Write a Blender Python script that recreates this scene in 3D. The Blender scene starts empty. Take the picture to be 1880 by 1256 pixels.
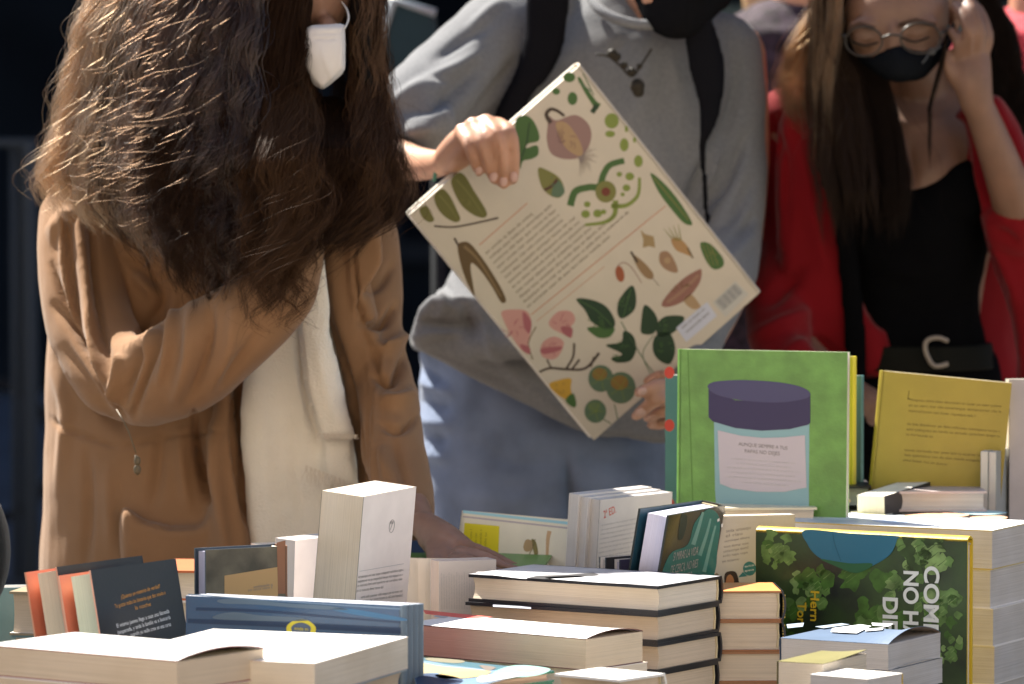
import bpy, bmesh, math, random
import numpy as np
from mathutils import Vector, Matrix
from mathutils.bvhtree import BVHTree
random.seed(7); rng = np.random.default_rng(7)
S = bpy.context.scene; COL = S.collection
# ------------------------------------------------------------------ camera, light, exposure
LENS = 180.0; PITCH = math.radians(3.0); CZ = 1.5
F = 1880/36*LENS
cam = bpy.data.cameras.new('camera'); camo = bpy.data.objects.new('camera', cam); COL.objects.link(camo)
camo.location = (0, 0, CZ); camo.rotation_euler = (math.radians(90)-PITCH, 0, 0)
cam.lens = LENS; cam.sensor_width = 36; cam.clip_end = 500; cam.clip_start = .1
cam.dof.use_dof = True; cam.dof.focus_distance = 5.6; cam.dof.aperture_fstop = 7.0; cam.dof.aperture_blades = 9
S.camera = camo
SUN = Vector((.43, -.53, -.80)).normalized()          # the way the light travels
world = bpy.data.worlds.new('World'); S.world = world; world.use_nodes = True
nt = world.node_tree; sky = nt.nodes.new('ShaderNodeTexSky'); sky.sky_type = 'NISHITA'; sky.sun_disc = False
sky.sun_elevation = math.asin(-SUN.z); sky.sun_rotation = math.atan2(-SUN.x, -SUN.y)
bg = nt.nodes['Background']; nt.links.new(sky.outputs[0], bg.inputs[0]); bg.inputs[1].default_value = .06
sl = bpy.data.lights.new('sun', 'SUN'); sl.energy = 5; sl.angle = math.radians(.6); sl.color = (1, .93, .82)
so = bpy.data.objects.new('sun', sl); COL.objects.link(so); so.location = (-5, 8, 8)
so.rotation_euler = SUN.to_track_quat('-Z', 'Y').to_euler()
S.view_settings.view_transform = 'Standard'; S.view_settings.look = 'None'
S.view_settings.exposure = 1.75; S.view_settings.gamma = 1
S.cycles.max_bounces = 8; S.cycles.diffuse_bounces = 4; S.cycles.use_denoising = True
S.cycles.sample_clamp_indirect = 6
try: S.cycles.denoiser = 'OPENIMAGEDENOISE'
except Exception: pass
# ------------------------------------------------------------------ pixel (1880x1256 photo) to point helpers
CAM = Vector((0, 0, CZ)); FW = Vector((0, math.cos(PITCH), -math.sin(PITCH))); UP = Vector((0, math.sin(PITCH), math.cos(PITCH)))
def ray(px, py): return FW + Vector(((px-940)/F, 0, 0)) - UP*((py-628)/F)
def at(px, py, d): r = ray(px, py); return CAM + r*(d/r.y)
def on_z(px, py, z): r = ray(px, py); return CAM + r*((z-CZ)/r.z)
def project(co):                                         # n x 3 array to pixels
    c = co - np.array(CAM); fz = c@np.array(FW); return 940+F*c[:, 0]/fz, 628-F*(c@np.array(UP))/fz
# ------------------------------------------------------------------ materials
MATS = {}
def lin(c): return tuple(((v/255)/12.92 if v <= 10 else (((v/255)+.055)/1.055)**2.4) for v in c)
def mat(name, col, rough=.6, spec=.4, var=0., vscale=20., bump=0., bscale=200., coat=0., sheen=0., sss=0., stretch=None, col2=None, trans=0.):
    if name in MATS: return MATS[name]
    m = bpy.data.materials.new(name); m.use_nodes = True; n = m.node_tree.nodes; l = m.node_tree.links
    b = n['Principled BSDF']; b.inputs['Roughness'].default_value = rough; b.inputs['Specular IOR Level'].default_value = spec
    b.inputs['Coat Weight'].default_value = coat; b.inputs['Coat Roughness'].default_value = .12
    b.inputs['Sheen Weight'].default_value = sheen; b.inputs['Sheen Roughness'].default_value = .4
    b.inputs['Base Color'].default_value = (*col, 1)
    if sss: b.inputs['Subsurface Weight'].default_value = sss; b.inputs['Subsurface Radius'].default_value = (1, .35, .2); b.inputs['Subsurface Scale'].default_value = .006
    tc = n.new('ShaderNodeTexCoord'); mp = n.new('ShaderNodeMapping'); l.new(tc.outputs['Object'], mp.inputs[0])
    if stretch: mp.inputs['Scale'].default_value = stretch
    if var or col2:
        nz = n.new('ShaderNodeTexNoise'); nz.inputs['Scale'].default_value = vscale; nz.inputs['Detail'].default_value = 5; l.new(mp.outputs[0], nz.inputs['Vector'])
        r = n.new('ShaderNodeValToRGB'); r.color_ramp.elements[0].position = .32; r.color_ramp.elements[1].position = .68
        c2 = col2 or tuple(min(1, c*(1+var)) for c in col); c1 = col if col2 else tuple(c*(1-var) for c in col)
        r.color_ramp.elements[0].color = (*c1, 1); r.color_ramp.elements[1].color = (*c2, 1)
        l.new(nz.outputs['Fac'], r.inputs[0]); l.new(r.outputs[0], b.inputs['Base Color'])
    if bump:
        nb = n.new('ShaderNodeTexNoise'); nb.inputs['Scale'].default_value = bscale; nb.inputs['Detail'].default_value = 4; l.new(mp.outputs[0], nb.inputs['Vector'])
        bp = n.new('ShaderNodeBump'); bp.inputs['Strength'].default_value = bump; bp.inputs['Distance'].default_value = .002
        l.new(nb.outputs['Fac'], bp.inputs['Height']); l.new(bp.outputs[0], b.inputs['Normal'])
    MATS[name] = m; return m
def pages_mat(name, col, dark=.86):
    """page edges: fine lines across the thickness (object Z), slight yellowing"""
    if name in MATS: return MATS[name]
    m = mat(name, col, rough=.75, spec=.2); n = m.node_tree.nodes; l = m.node_tree.links; b = n['Principled BSDF']
    tc = n.new('ShaderNodeTexCoord'); mp = n.new('ShaderNodeMapping'); mp.inputs['Scale'].default_value = (5, 5, 1400); l.new(tc.outputs['Object'], mp.inputs[0])
    nz = n.new('ShaderNodeTexNoise'); nz.inputs['Scale'].default_value = 1; nz.inputs['Detail'].default_value = 3; l.new(mp.outputs[0], nz.inputs['Vector'])
    n2 = n.new('ShaderNodeTexNoise'); n2.inputs['Scale'].default_value = 14; l.new(tc.outputs['Object'], n2.inputs['Vector'])
    r = n.new('ShaderNodeValToRGB'); r.color_ramp.elements[0].position = .36; r.color_ramp.elements[1].position = .56
    r.color_ramp.elements[0].color = (*[c*dark for c in col], 1); r.color_ramp.elements[1].color = (*col, 1)
    l.new(nz.outputs['Fac'], r.inputs[0])
    mx = n.new('ShaderNodeMix'); mx.data_type = 'RGBA'; mx.blend_type = 'MULTIPLY'; mx.inputs[0].default_value = .35
    r2 = n.new('ShaderNodeValToRGB'); r2.color_ramp.elements[0].color = (.72, .66, .55, 1); r2.color_ramp.elements[1].color = (1, 1, 1, 1); r2.color_ramp.elements[0].position = .3; r2.color_ramp.elements[1].position = .6
    l.new(n2.outputs['Fac'], r2.inputs[0]); l.new(r.outputs[0], mx.inputs[6]); l.new(r2.outputs[0], mx.inputs[7]); l.new(mx.outputs[2], b.inputs['Base Color'])
    bp = n.new('ShaderNodeBump'); bp.inputs['Strength'].default_value = .3; bp.inputs['Distance'].default_value = .0004
    l.new(nz.outputs['Fac'], bp.inputs['Height']); l.new(bp.outputs[0], b.inputs['Normal'])
    return m
# ------------------------------------------------------------------ object helpers
def tag(o, label=None, cat=None, group=None, kind=None):
    if label: o['label'] = label
    if cat: o['category'] = cat
    if group: o['group'] = group
    if kind: o['kind'] = kind
    return o
def empty(name, M=None):
    o = bpy.data.objects.new(name, None); COL.objects.link(o); o.empty_display_size = .05
    if M is not None: o.matrix_world = M
    return o
def mesh_obj(name, verts, faces, mats, parent=None, fm=None, smooth=False, M=None, recalc=True):
    me = bpy.data.meshes.new(name); me.from_pydata([tuple(v) for v in verts], [], faces)
    if not isinstance(mats, (list, tuple)): mats = [mats]
    for m in mats: me.materials.append(m)
    if fm is not None: me.polygons.foreach_set('material_index', fm)
    if recalc:
        bm = bmesh.new(); bm.from_mesh(me); bmesh.ops.recalc_face_normals(bm, faces=bm.faces); bm.to_mesh(me); bm.free()
    if smooth: me.polygons.foreach_set('use_smooth', [True]*len(me.polygons))
    o = bpy.data.objects.new(name, me); COL.objects.link(o)
    if parent is not None: o.parent = parent
    elif M is not None: o.matrix_world = M
    return o
class MB:
    """collects shapes into one mesh"""
    def __init__(s): s.v = []; s.f = []; s.m = []
    def add(s, v, f, mi=0):
        k = len(s.v); s.v += [tuple(x) for x in v]; s.f += [tuple(i+k for i in q) for q in f]; s.m += [mi]*len(f)
    def box(s, a, b, mi=0, R=None):
        x0, y0, z0 = a; x1, y1, z1 = b
        v = [(x0,y0,z0),(x1,y0,z0),(x1,y1,z0),(x0,y1,z0),(x0,y0,z1),(x1,y0,z1),(x1,y1,z1),(x0,y1,z1)]
        if R is not None: v = [R@Vector(q) for q in v]
        s.add(v, [(0,3,2,1),(4,5,6,7),(0,1,5,4),(1,2,6,5),(2,3,7,6),(3,0,4,7)], mi)
    def tube(s, pts, rad, n=12, mi=0, flat=1., up=None, cap=True):
        pts = [Vector(p) for p in pts]
        if not hasattr(rad, '__len__'): rad = [rad]*len(pts)
        v = []; f = []; N = len(pts); ref = Vector(up) if up is not None else None
        T = [(pts[min(i+1, N-1)]-pts[max(i-1, 0)]).normalized() for i in range(N)]
        if ref is None: ref = Vector((0, -1, 0)) if abs(T[0].y) < .8 else Vector((0, 0, 1))
        for i in range(N):
            a = ref - T[i]*ref.dot(T[i]); a.normalize(); b = T[i].cross(a)
            if up is None: ref = a
            r = rad[i]
            r1, r2 = (r if hasattr(r, '__len__') else (r*flat, r))
            for k in range(n):
                t = 2*math.pi*k/n; v.append(pts[i]+a*(math.cos(t)*r1)+b*(math.sin(t)*r2))
        for i in range(N-1):
            for k in range(n): k2 = (k+1) % n; f.append((i*n+k, i*n+k2, (i+1)*n+k2, (i+1)*n+k))
        if cap: f.append(tuple(range(n-1, -1, -1))); f.append(tuple((N-1)*n+k for k in range(n)))
        s.add(v, f, mi)
    def ball(s, c, r, mi=0, nu=16, nv=10, R=None):
        c = Vector(c); r = r if hasattr(r, '__len__') else (r, r, r); v = []; f = []
        for j in range(1, nv):
            p = math.pi*j/nv
            for i in range(nu):
                t = 2*math.pi*i/nu; q = Vector((r[0]*math.sin(p)*math.cos(t), r[1]*math.sin(p)*math.sin(t), r[2]*math.cos(p)))
                if R is not None: q = R@q
                v.append(c+q)
        q = Vector((0, 0, r[2])); q = R@q if R is not None else q
        v += [c+q, c-q]; a, b = len(v)-2, len(v)-1
        for j in range(nv-2):
            for i in range(nu): i2 = (i+1) % nu; f.append((j*nu+i, (j+1)*nu+i, (j+1)*nu+i2, j*nu+i2))
        for i in range(nu): i2 = (i+1) % nu; f.append((a, i, i2)); f.append((b, (nv-2)*nu+i2, (nv-2)*nu+i))
        s.add(v, f, mi)
    def build(s, name, mats, parent=None, smooth=False): return mesh_obj(name, s.v, s.f, mats, parent, s.m, smooth)
def catmull(pts, n=6, closed=False):
    P = [np.array(p, float) for p in pts]; out = []; N = len(P)
    rngi = range(N) if closed else range(N-1)
    for i in rngi:
        g = (lambda k: P[k % N]) if closed else (lambda k: P[min(max(k, 0), N-1)])
        a, b, c, d = g(i-1), g(i), g(i+1), g(i+2)
        for k in range(n):
            t = k/n; out.append(.5*((2*b)+(c-a)*t+(2*a-5*b+4*c-d)*t*t+(3*b-a-3*c+d)*t**3))
    if not closed: out.append(P[-1])
    return out
def to_local(root):
    return root.matrix_world.inverted()
# ------------------------------------------------------------------ setting
def structure(name, verts, faces, m, kind='structure'): return tag(mesh_obj(name, verts, faces, m), kind=kind)
def quad(name, x0, x1, y0, y1, z, m): return structure(name, [(x0,y0,z),(x1,y0,z),(x1,y1,z),(x0,y1,z)], [(0,1,2,3)], m)
quad('ground', -150, 150, -150, 150, 0, mat('pavement', (.28, .25, .215), .85, .2, var=.25, vscale=3, bump=.4, bscale=40))
quad('road', -30, 30, 8.6, 23.9, .004, mat('road_asphalt', (.045, .055, .075), .7, .3, var=.3, vscale=2, bump=.4, bscale=60))
# dark building made tall to shade the road; house added behind camera for bounce
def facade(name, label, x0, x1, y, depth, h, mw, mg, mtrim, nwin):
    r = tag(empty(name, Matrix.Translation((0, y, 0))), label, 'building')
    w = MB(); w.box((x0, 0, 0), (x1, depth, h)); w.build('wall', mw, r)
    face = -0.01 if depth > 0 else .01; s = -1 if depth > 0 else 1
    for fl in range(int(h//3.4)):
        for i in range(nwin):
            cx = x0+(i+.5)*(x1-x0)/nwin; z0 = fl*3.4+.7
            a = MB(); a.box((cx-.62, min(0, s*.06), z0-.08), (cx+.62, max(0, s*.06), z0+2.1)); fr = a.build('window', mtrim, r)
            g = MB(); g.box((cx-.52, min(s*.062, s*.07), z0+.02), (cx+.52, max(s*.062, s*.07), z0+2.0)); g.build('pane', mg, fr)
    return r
facade('building', 'dark building front across the street, its height added to shade the road', -26, 26, 24, 6, 21, mat('dark_wall', (.006, .008, .011), .95, .05, var=.4, vscale=1),
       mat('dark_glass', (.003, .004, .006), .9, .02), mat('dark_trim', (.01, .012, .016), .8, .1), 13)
facade('building', 'warm pale stone house front added behind the camera for warm bounce', -16, 16, -7.5, -6, 10.5, mat('warm_stone', (.54, .47, .39), .9, .1, var=.12, vscale=2),
       mat('glass_pane', (.04, .05, .06), .1, .5), mat('stone_trim', (.5, .42, .33), .8, .2), 7)
TZ = .74
def table():
    r = tag(empty('market_table', Matrix.Translation((.1, 5.4, 0))), 'long trestle table under the books with a dark cloth', 'table')
    t = MB(); t.box((-1.25, -.80, TZ-.035), (1.35, .78, TZ-.004)); t.build('tabletop', mat('table_wood', (.18, .11, .06), .6, .3, var=.3, vscale=8, stretch=(1, 12, 1)), r)
    for x in (-1.15, 1.25):
        for y in (-.62, .62): l = MB(); l.tube([(x, y, .005), (x, y, TZ-.035)], .022); l.build('leg', mat('table_metal', (.1, .1, .11), .4, .5), r, True)
    tag(r, None)
    # cloth over it is a thing of its own
    nx, ny = 60, 30; v = []; f = []
    path = [(-.815, .12)] + [(-.815, .12+(TZ-.12)*k/8) for k in range(1, 8)] + [(-.81, TZ)] + [(-.81+1.60*k/12, TZ) for k in range(1, 13)] + [(.795, TZ-(TZ-.12)*k/8) for k in range(1, 9)]
    for i in range(nx+1):
        x = -1.27+2.64*i/nx
        for (y, z) in path:
            w = .018*math.sin(x*26)*(1-(z/TZ))*1.5; v.append((x+.1, y+5.4+(w-.01 if y < 0 else w+.01)*(1 if z < TZ else 0), z))
    m = len(path)
    for i in range(nx):
        for j in range(m-1): f.append((i*m+j, (i+1)*m+j, (i+1)*m+j+1, i*m+j+1))
    tag(mesh_obj('tablecloth', v, f, mat('table_cloth', (.012, .014, .018), .9, .1, bump=.2, bscale=400), smooth=True), 'dark cloth spread over the book table', 'tablecloth')
table()
# ------------------------------------------------------------------ books
PG = dict(cream=pages_mat('pages_cream', (.74, .65, .53)), white=pages_mat('pages_white', (.78, .74, .68)), tan=pages_mat('pages_tan', (.64, .52, .39)),
          grey=pages_mat('pages_grey', (.6, .57, .55)), green=pages_mat('pages_pale', (.66, .7, .56)), lav=pages_mat('pages_lavender', (.56, .55, .68)), pinkish=pages_mat('pages_pinkish', (.72, .58, .48)))
def fade_pages(name, col, tint, x0, x1):
    m = pages_mat(name, col); n = m.node_tree.nodes; l = m.node_tree.links; b = n['Principled BSDF']; src = b.inputs['Base Color'].links[0].from_socket
    tc = n.new('ShaderNodeTexCoord'); sp = n.new('ShaderNodeSeparateXYZ'); l.new(tc.outputs['Object'], sp.inputs[0]); r = n.new('ShaderNodeMapRange'); r.inputs[1].default_value = x0; r.inputs[2].default_value = x1; r.inputs[3].default_value = .75; r.inputs[4].default_value = 0
    l.new(sp.outputs[0], r.inputs[0]); mx = n.new('ShaderNodeMix'); mx.data_type = 'RGBA'; mx.inputs[7].default_value = (*tint, 1); l.new(r.outputs[0], mx.inputs[0]); l.new(src, mx.inputs[6]); l.new(mx.outputs[2], b.inputs['Base Color']); return m
PG['redfade'] = fade_pages('pages_red_ink', (.72, .6, .45), (.6, .2, .16), .07, .17)
def M_(name, rgb, **k):
    kk = dict(rough=.42, spec=.45, var=.05, vscale=30, bump=.06, bscale=300); kk.update(k); return mat(name, lin(rgb) if max(rgb) > 1 else rgb, **kk)
WHITE = M_('white_cover', (.8, .79, .77)); OFFWHITE = M_('offwhite_cover', (.77, .73, .69)); BLACK = M_('black_cover', (.014, .014, .016), rough=.45); DKGREY = M_('dark_grey_cover', (.04, .04, .045))
LIFT = {}
def place(kind, px, py, d, anchor, theta, lean_z=0., lean_x=0.):
    """matrix putting local point `anchor` on the point seen at (px,py) at depth d; theta = heading of local x"""
    t = math.radians(theta); x = Vector((math.cos(t), math.sin(t), 0))
    if kind == 'flat': z = Vector((0, 0, 1)); y = z.cross(x)
    else:
        n = Vector((math.sin(t), -math.cos(t), 0)); y = (Vector((0, 0, 1))+n*lean_z+x*lean_x).normalized()
        x = (x-y*x.dot(y)).normalized(); z = x.cross(y)
    R = Matrix((x, y, z)).transposed(); p = at(px, py, d); o = p-R@Vector(anchor)
    return Matrix.Translation(o)@R.to_4x4()
def book(label, M, SX, SY, T, hard=True, front=WHITE, back=None, spine_m=None, pages='cream', spine='x0', group=None, curl=0., curl_at=(1, 1), inner=None, name='book', cat='book', edge=None, gap=0., gap_back=0., board=None, arch=0.):
    """box local SX x SY x T, front board at z=T. spine: which side carries it. curl lifts the front cover's free corner"""
    root = tag(empty(name, M), label, cat, group); back = back or front; spine_m = spine_m or front; inner = inner or OFFWHITE; edge = edge or front
    inv = (lambda x, y: ((x if spine == 'x0' else SX-x)/SX, y/SY)) if spine in ('x0', 'x1') else (lambda x, y: ((y if spine == 'y0' else SY-y)/SY, x/SX))
    if spine in ('x0', 'x1'): U, V = SX, SY; mp = (lambda u, v, w: ((u if spine == 'x0' else SX-u), v, w))
    else: U, V = SY, SX; mp = (lambda u, v, w: (v, (u if spine == 'y0' else SY-u), w))
    c = board if board else (.0026 if hard else .00045); ov = .003 if hard else .0
    # page block: stacked, slightly uneven layers; hollow fore edge on hardcovers
    a = MB(); n = max(10, int(T/.0012)); zs = [c+(T-2*c)*k/n for k in range(n+1)]; V0 = ov; V1 = V-ov; U1 = U-ov-(.001 if hard else .0004); rows = []
    for k, z in enumerate(zs):
        s = k/n*2-1; hol = (.004*(1-s*s) if hard else 0); j = rng.uniform(-.00009, .00009, 3)
        u1 = U1-hol+j[0]; rows.append([mp(.0015+c, V0+j[1]+.0003, z), mp(u1, V0+j[1]+.0003, z), mp(u1+j[2]*.3, (V0+V1)/2, z), mp(u1, V1+j[2]-.0003, z), mp(.0015+c, V1+j[2]-.0003, z)])
    v = [p for r in rows for p in r]; f = []; m = 5
    for k in range(n):
        for i in range(m): i2 = (i+1) % m; f.append((k*m+i, k*m+i2, (k+1)*m+i2, (k+1)*m+i))
    f.append(tuple(range(m))); f.append(tuple(n*m+i for i in range(m))); a.add(v, f); a.build('page_block', PG[pages] if isinstance(pages, str) else pages, root)
    # cover: boards and spine, one mesh (front 0, back 1, spine 2, inside 3, edge 4)
    b = MB()
    def slab(z0, z1, mi, lift=None):
        nu, nv = (14, 18) if lift else (1, 1); vv = []; ff = []; mm = []
        for s_, z in ((0, z0), (1, z1)):
            for i in range(nu+1):
                for j in range(nv+1):
                    u, w = i/nu, j/nv; dz = lift(u, w) if lift else 0
                    vv.append(mp(c*.5+u*(U-c*.5), w*V, z+dz))
        q = (nu+1)*(nv+1); I = lambda s_, i, j: s_*q+i*(nv+1)+j
        for i in range(nu):
            for j in range(nv):
                ff.append((I(1,i,j), I(1,i+1,j), I(1,i+1,j+1), I(1,i,j+1))); mm.append(mi if z1 > T/2 else 3)
                ff.append((I(0,i,j), I(0,i,j+1), I(0,i+1,j+1), I(0,i+1,j))); mm.append(3 if z1 > T/2 else mi)
        for i in range(nu):
            ff.append((I(0,i,0), I(0,i+1,0), I(1,i+1,0), I(1,i,0))); ff.append((I(0,i+1,nv), I(0,i,nv), I(1,i,nv), I(1,i+1,nv))); mm += [4, 4]
        for j in range(nv):
            ff.append((I(0,0,j+1), I(0,0,j), I(1,0,j), I(1,0,j+1))); ff.append((I(0,nu,j), I(0,nu,j+1), I(1,nu,j+1), I(1,nu,j))); mm += [4, 4]
        k = len(b.v); b.v += vv; b.f += [tuple(x+k for x in q_) for q_ in ff]; b.m += mm
    cu, cv = curl_at
    lf = None
    if curl or gap or arch: lf = lambda u, w: gap*u**1.5 + arch*u**3*math.sin(math.pi*min(1, max(0, w)))**.8 + curl*(max(0, (u if cu else 1-u)-.25)/.75)**1.6*(max(0, (w if cv else 1-w)-.15)/.85)**1.3
    LIFT[root.name] = (lambda x, y: lf(*[min(1, max(0, q)) for q in inv(x, y)])) if lf else None
    slab(T-c, T, 0, lf); slab(0, c, 1, (lambda u, w: -gap_back*u) if gap_back else None)
    sp = [(-.0 if not hard else -.0035*math.sin(math.pi*k/6), T*k/6) for k in range(7)]; vv = []; ff = []
    for (u, z) in sp: vv += [mp(u, 0, z), mp(u, V, z), mp(u+c, V, z), mp(u+c, 0, z)]
    for k in range(6):
        for i in range(4): i2 = (i+1) % 4; ff.append((k*4+i, k*4+i2, (k+1)*4+i2, (k+1)*4+i))
    ff += [(0,1,2,3), (24,25,26,27)]; b.add(vv, ff, 2)
    b.build('cover', [front, back, spine_m, inner, edge], root); root['T'] = T
    if hard:
        for vv_ in (V1+.0005, V0-.0005):
            h = MB(); h.tube([mp(.006, vv_, T*.12), mp(.0045, vv_, T*.5), mp(.006, vv_, T*.88)], .0012, 6); h.build('headband', M_('headband', (.6, .5, .3)), root)
    return root
class Print:
    """flat printed shapes on one face of a thing, drawn where the photograph shows them"""
    def __init__(s, root, z=None, eps=.00025, lift=None):
        s.root = root; s.z = (root['T'] if z is None else z); s.eps = eps; s.mb = MB(); s.mats = []; s.L = 0; s.inv = root.matrix_world.inverted()
        s.lift = LIFT.get(root.name); s.o = s.inv@CAM; s.sign = 1 if s.z > 0 else -1
    def loc(s, px, py):
        r = s.inv.to_3x3()@ray(px, py); t = (s.z-s.o.z)/r.z; p = s.o+r*t; return (p.x, p.y)
    def mi(s, m):
        if m not in s.mats: s.mats.append(m)
        return s.mats.index(m)
    def lp(s, pts, m, lvl=1):                             # polygon in local xy
        z = s.z+s.sign*(s.eps*lvl+.00005*(s.L % 4)*0); k = s.mi(m)
        from mathutils.geometry import tessellate_polygon
        vs = [Vector((p[0], p[1], 0)) for p in pts]; tr = tessellate_polygon([vs])
        def ori(t):
            a, b, c = [vs[i] for i in t]; return (b-a).cross(c-a).z
        fs = [t if ori(t)*s.sign > 0 else t[::-1] for t in tr if abs(ori(t)) > 1e-12]
        L = s.lift; s.mb.add([(p[0], p[1], z+(L(min(p[0], 9), p[1]) if L else 0)) for p in pts], fs, k)
    def poly(s, pts, m, lvl=1, smooth=True, n=5):
        P = catmull(pts, n, True) if smooth else pts; s.lp([s.loc(*p) for p in P], m, lvl)
    def line(s, pts, w, m, lvl=1, smooth=True):            # stroke of width w pixels (a list tapers)
        P = [Vector((*map(float, p), 0)) for p in (catmull(pts, 6) if smooth and len(pts) > 2 else pts)]; n = len(P); A = []; B = []
        for i, p in enumerate(P):
            t = (P[min(i+1, n-1)]-P[max(i-1, 0)]); t.normalize(); ww = (w if not hasattr(w, '__len__') else w[0]+(w[1]-w[0])*i/(n-1))/2
            A.append((p.x-t.y*ww, p.y+t.x*ww)); B.append((p.x+t.y*ww, p.y-t.x*ww))
        for i in range(n-1): s.lp([s.loc(*q) for q in (A[i], A[i+1], B[i+1], B[i])], m, lvl)
    def frame(s, a, b):
        A = Vector(s.loc(*a)); B = Vector(s.loc(*b)); e = B-A; L = e.length; e.normalize(); return A, e, L
    def micro(s, a, b, h, m, lvl=1, seed=0, fill=1., up=1):
        """a line of unreadably small print from a to b: words of letter strokes, h metres high"""
        r = random.Random(seed*77+int(a[0]*3+a[1])); A, e, L = s.frame(a, b); L *= fill; n = max(3, int(L/(h*.66))); w = ''
        while len(w) < n: w += ''.join(r.choice(('de', 'la', 'que', 'en', 'lo', 'con', 'mar', 'so', 'ta', 'ri', 'un', 'el', 'as', 'pe', 'do', 'no', 'mi', 'ca', 'ver', 'su')) for _ in range(r.choice((1, 1, 2, 2, 3, 4))))+' '
        B = (b[0]*fill+a[0]*(1-fill), b[1]*fill+a[1]*(1-fill)); return s.text(w[:n].strip() or 'la', a, B, m, lvl, h*.98, up)
        A, e, L = s.frame(a, b); nrm = Vector((-e.y, e.x))*up; x = 0; L *= fill
        while x < L:
            w = r.randint(2, 9)
            for k in range(w):
                if x > L: break
                lw = h*r.choice((.16, .2, .22)); hh = h*r.choice((.72, .72, .72, 1.05)); 
                q = [A+e*x, A+e*(x+lw), A+e*(x+lw)+nrm*hh, A+e*x+nrm*hh]; s.lp([(p.x, p.y) for p in q], m, lvl)
                q0 = A+e*x+nrm*(hh*r.choice((0, .38, .55))); q = [q0, q0+e*h*.5, q0+e*h*.5+nrm*h*.17, q0+nrm*h*.17]; s.lp([(p.x, p.y) for p in q], m, lvl)
                x += h*.62
            x += h*.5
    def text(s, txt, a, b, m, lvl=1, squash=None, up=1, bold=0.):
        """lettering whose baseline runs from a to b"""
        c = bpy.data.curves.new('t', 'FONT'); c.body = txt; c.size = 1; c.offset = bold; o = bpy.data.objects.new('t', c); COL.objects.link(o)
        bpy.context.view_layer.update(); me = bpy.data.meshes.new_from_object(o.evaluated_get(bpy.context.evaluated_depsgraph_get()))
        A, e, L = s.frame(a, b); nrm = Vector((-e.y, e.x))*up; w = max(v.co.x for v in me.vertices); k = L/w; kv = squash/0.7 if squash else k
        z = s.z+s.sign*s.eps*lvl; vs = []; 
        for v in me.vertices: p = A+e*(v.co.x*k)+nrm*(v.co.y*kv); vs.append((p.x, p.y, z))
        s.mb.add(vs, [tuple(p.vertices) for p in me.polygons], s.mi(m)); bpy.data.objects.remove(o); bpy.data.meshes.remove(me); bpy.data.curves.remove(c)
    def build(s, name='cover_print'):
        me = mesh_obj(name, s.mb.v, s.mb.f, s.mats, s.root, s.mb.m, recalc=False)
        d = me.data; flip = [p.index for p in d.polygons if p.normal.z*s.sign < 0]
        if flip:
            bm = bmesh.new(); bm.from_mesh(d); bm.faces.ensure_lookup_table(); bmesh.ops.reverse_faces(bm, faces=[bm.faces[i] for i in flip]); bm.to_mesh(d); bm.free()
        return me
def I_(name, rgb, **k): kk = dict(rough=.5, spec=.35, var=0); kk.update(k); return mat('ink_'+name, lin(rgb) if max(rgb) > 1 else rgb, **kk)
ORD = ['bottommost']+[w+' from the bottom' for w in 'second third fourth fifth sixth seventh eighth ninth tenth eleventh twelfth thirteenth fourteenth fifteenth sixteenth seventeenth eighteenth nineteenth twentieth'.split()]
def stack(labels, px, py, d, theta, SX, SY, Ts, floor=None, jit=.004, anchor='x1', seed=1, **kw):
    """books lying on each other, the topmost one's near corner seen at (px,py); goes on down to the table. kw values may be lists"""
    floor = TZ if floor is None else floor
    r = random.Random(seed); p = at(px, py, d); z = p.z; n = len(Ts); out = []; rem = z-floor-sum(Ts)
    Tn = list(Ts)
    if rem > .004:
        k = max(1, round(rem/Ts[-1])); Tn += [rem/k]*k
    elif rem < -.001: print('STACK too tall', labels[0], rem); 
    zz = z
    for i, T in enumerate(Tn):
        g = {k: (v[min(i, len(v)-1)] if isinstance(v, list) else v) for k, v in kw.items()}
        dx, dy, dt = (0, 0, 0) if i == 0 else (r.uniform(-jit, jit), r.uniform(-jit, jit), r.uniform(-1, 1)*jit*300)
        t = math.radians(theta+dt); X = Vector((math.cos(t), math.sin(t), 0)); Y = Vector((-X.y, X.x, 0)); R = Matrix((X, Y, Vector((0,0,1)))).transposed()
        ax = SX if anchor == 'x1' else 0
        off = g.pop('off', (0, 0)); o = Vector((p.x+dx+off[0], p.y+dy+off[1], zz-T))-X*ax; zz -= T
        if i < len(labels): lb = labels[i]
        else: lb = labels[-1]
        if i >= len(labels): lb = g.get('lower', lb)+', '+ORD[min(len(Tn)-1-i, 19)]
        g.pop('lower', None)
        out.append(book(lb, Matrix.Translation(o)@R.to_4x4(), g.pop('SX', SX), g.pop('SY', SY), T, **g))
    return out
# ------------------------------------------------------------------ the books on the table
GR = 'books standing and stacked on the stall'
ink_k = I_('black', (.03, .03, .035)); ink_g = I_('grey', (.2, .19, .19)); ink_lg = I_('light_grey', (.45, .44, .45)); ink_w = I_('white', (.8, .8, .8)); ink_o = I_('orange', (.6, .28, .06)); ink_red = I_('red', (.75, .1, .05))
# A front left white paperbacks
A = stack(['white paperback with red front edge topping the front left stack, its cover corner curled up', 'pale teal paperback under the front left white paperback'], 325, 1213, 4.85, -35, .24, .135, [.030, .028],
    hard=False, front=[WHITE, M_('pale_teal_cover', (.25, .42, .42))], back=M_('wine_cover', (.25, .01, .03)), pages='tan', spine='x0', board=.0012, arch=[.007, 0], edge=[M_('red_edge', (.22, .01, .03)), WHITE], inner=M_('sage_lining', (.55, .55, .4)), lower='paperback low in the front left stack', group=GR, seed=3)
p = Print(A[0]); p.poly([(195, 1172), (235, 1170), (242, 1177), (200, 1179)], I_('pink', (.8, .35, .33)), smooth=False); p.build()
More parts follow.
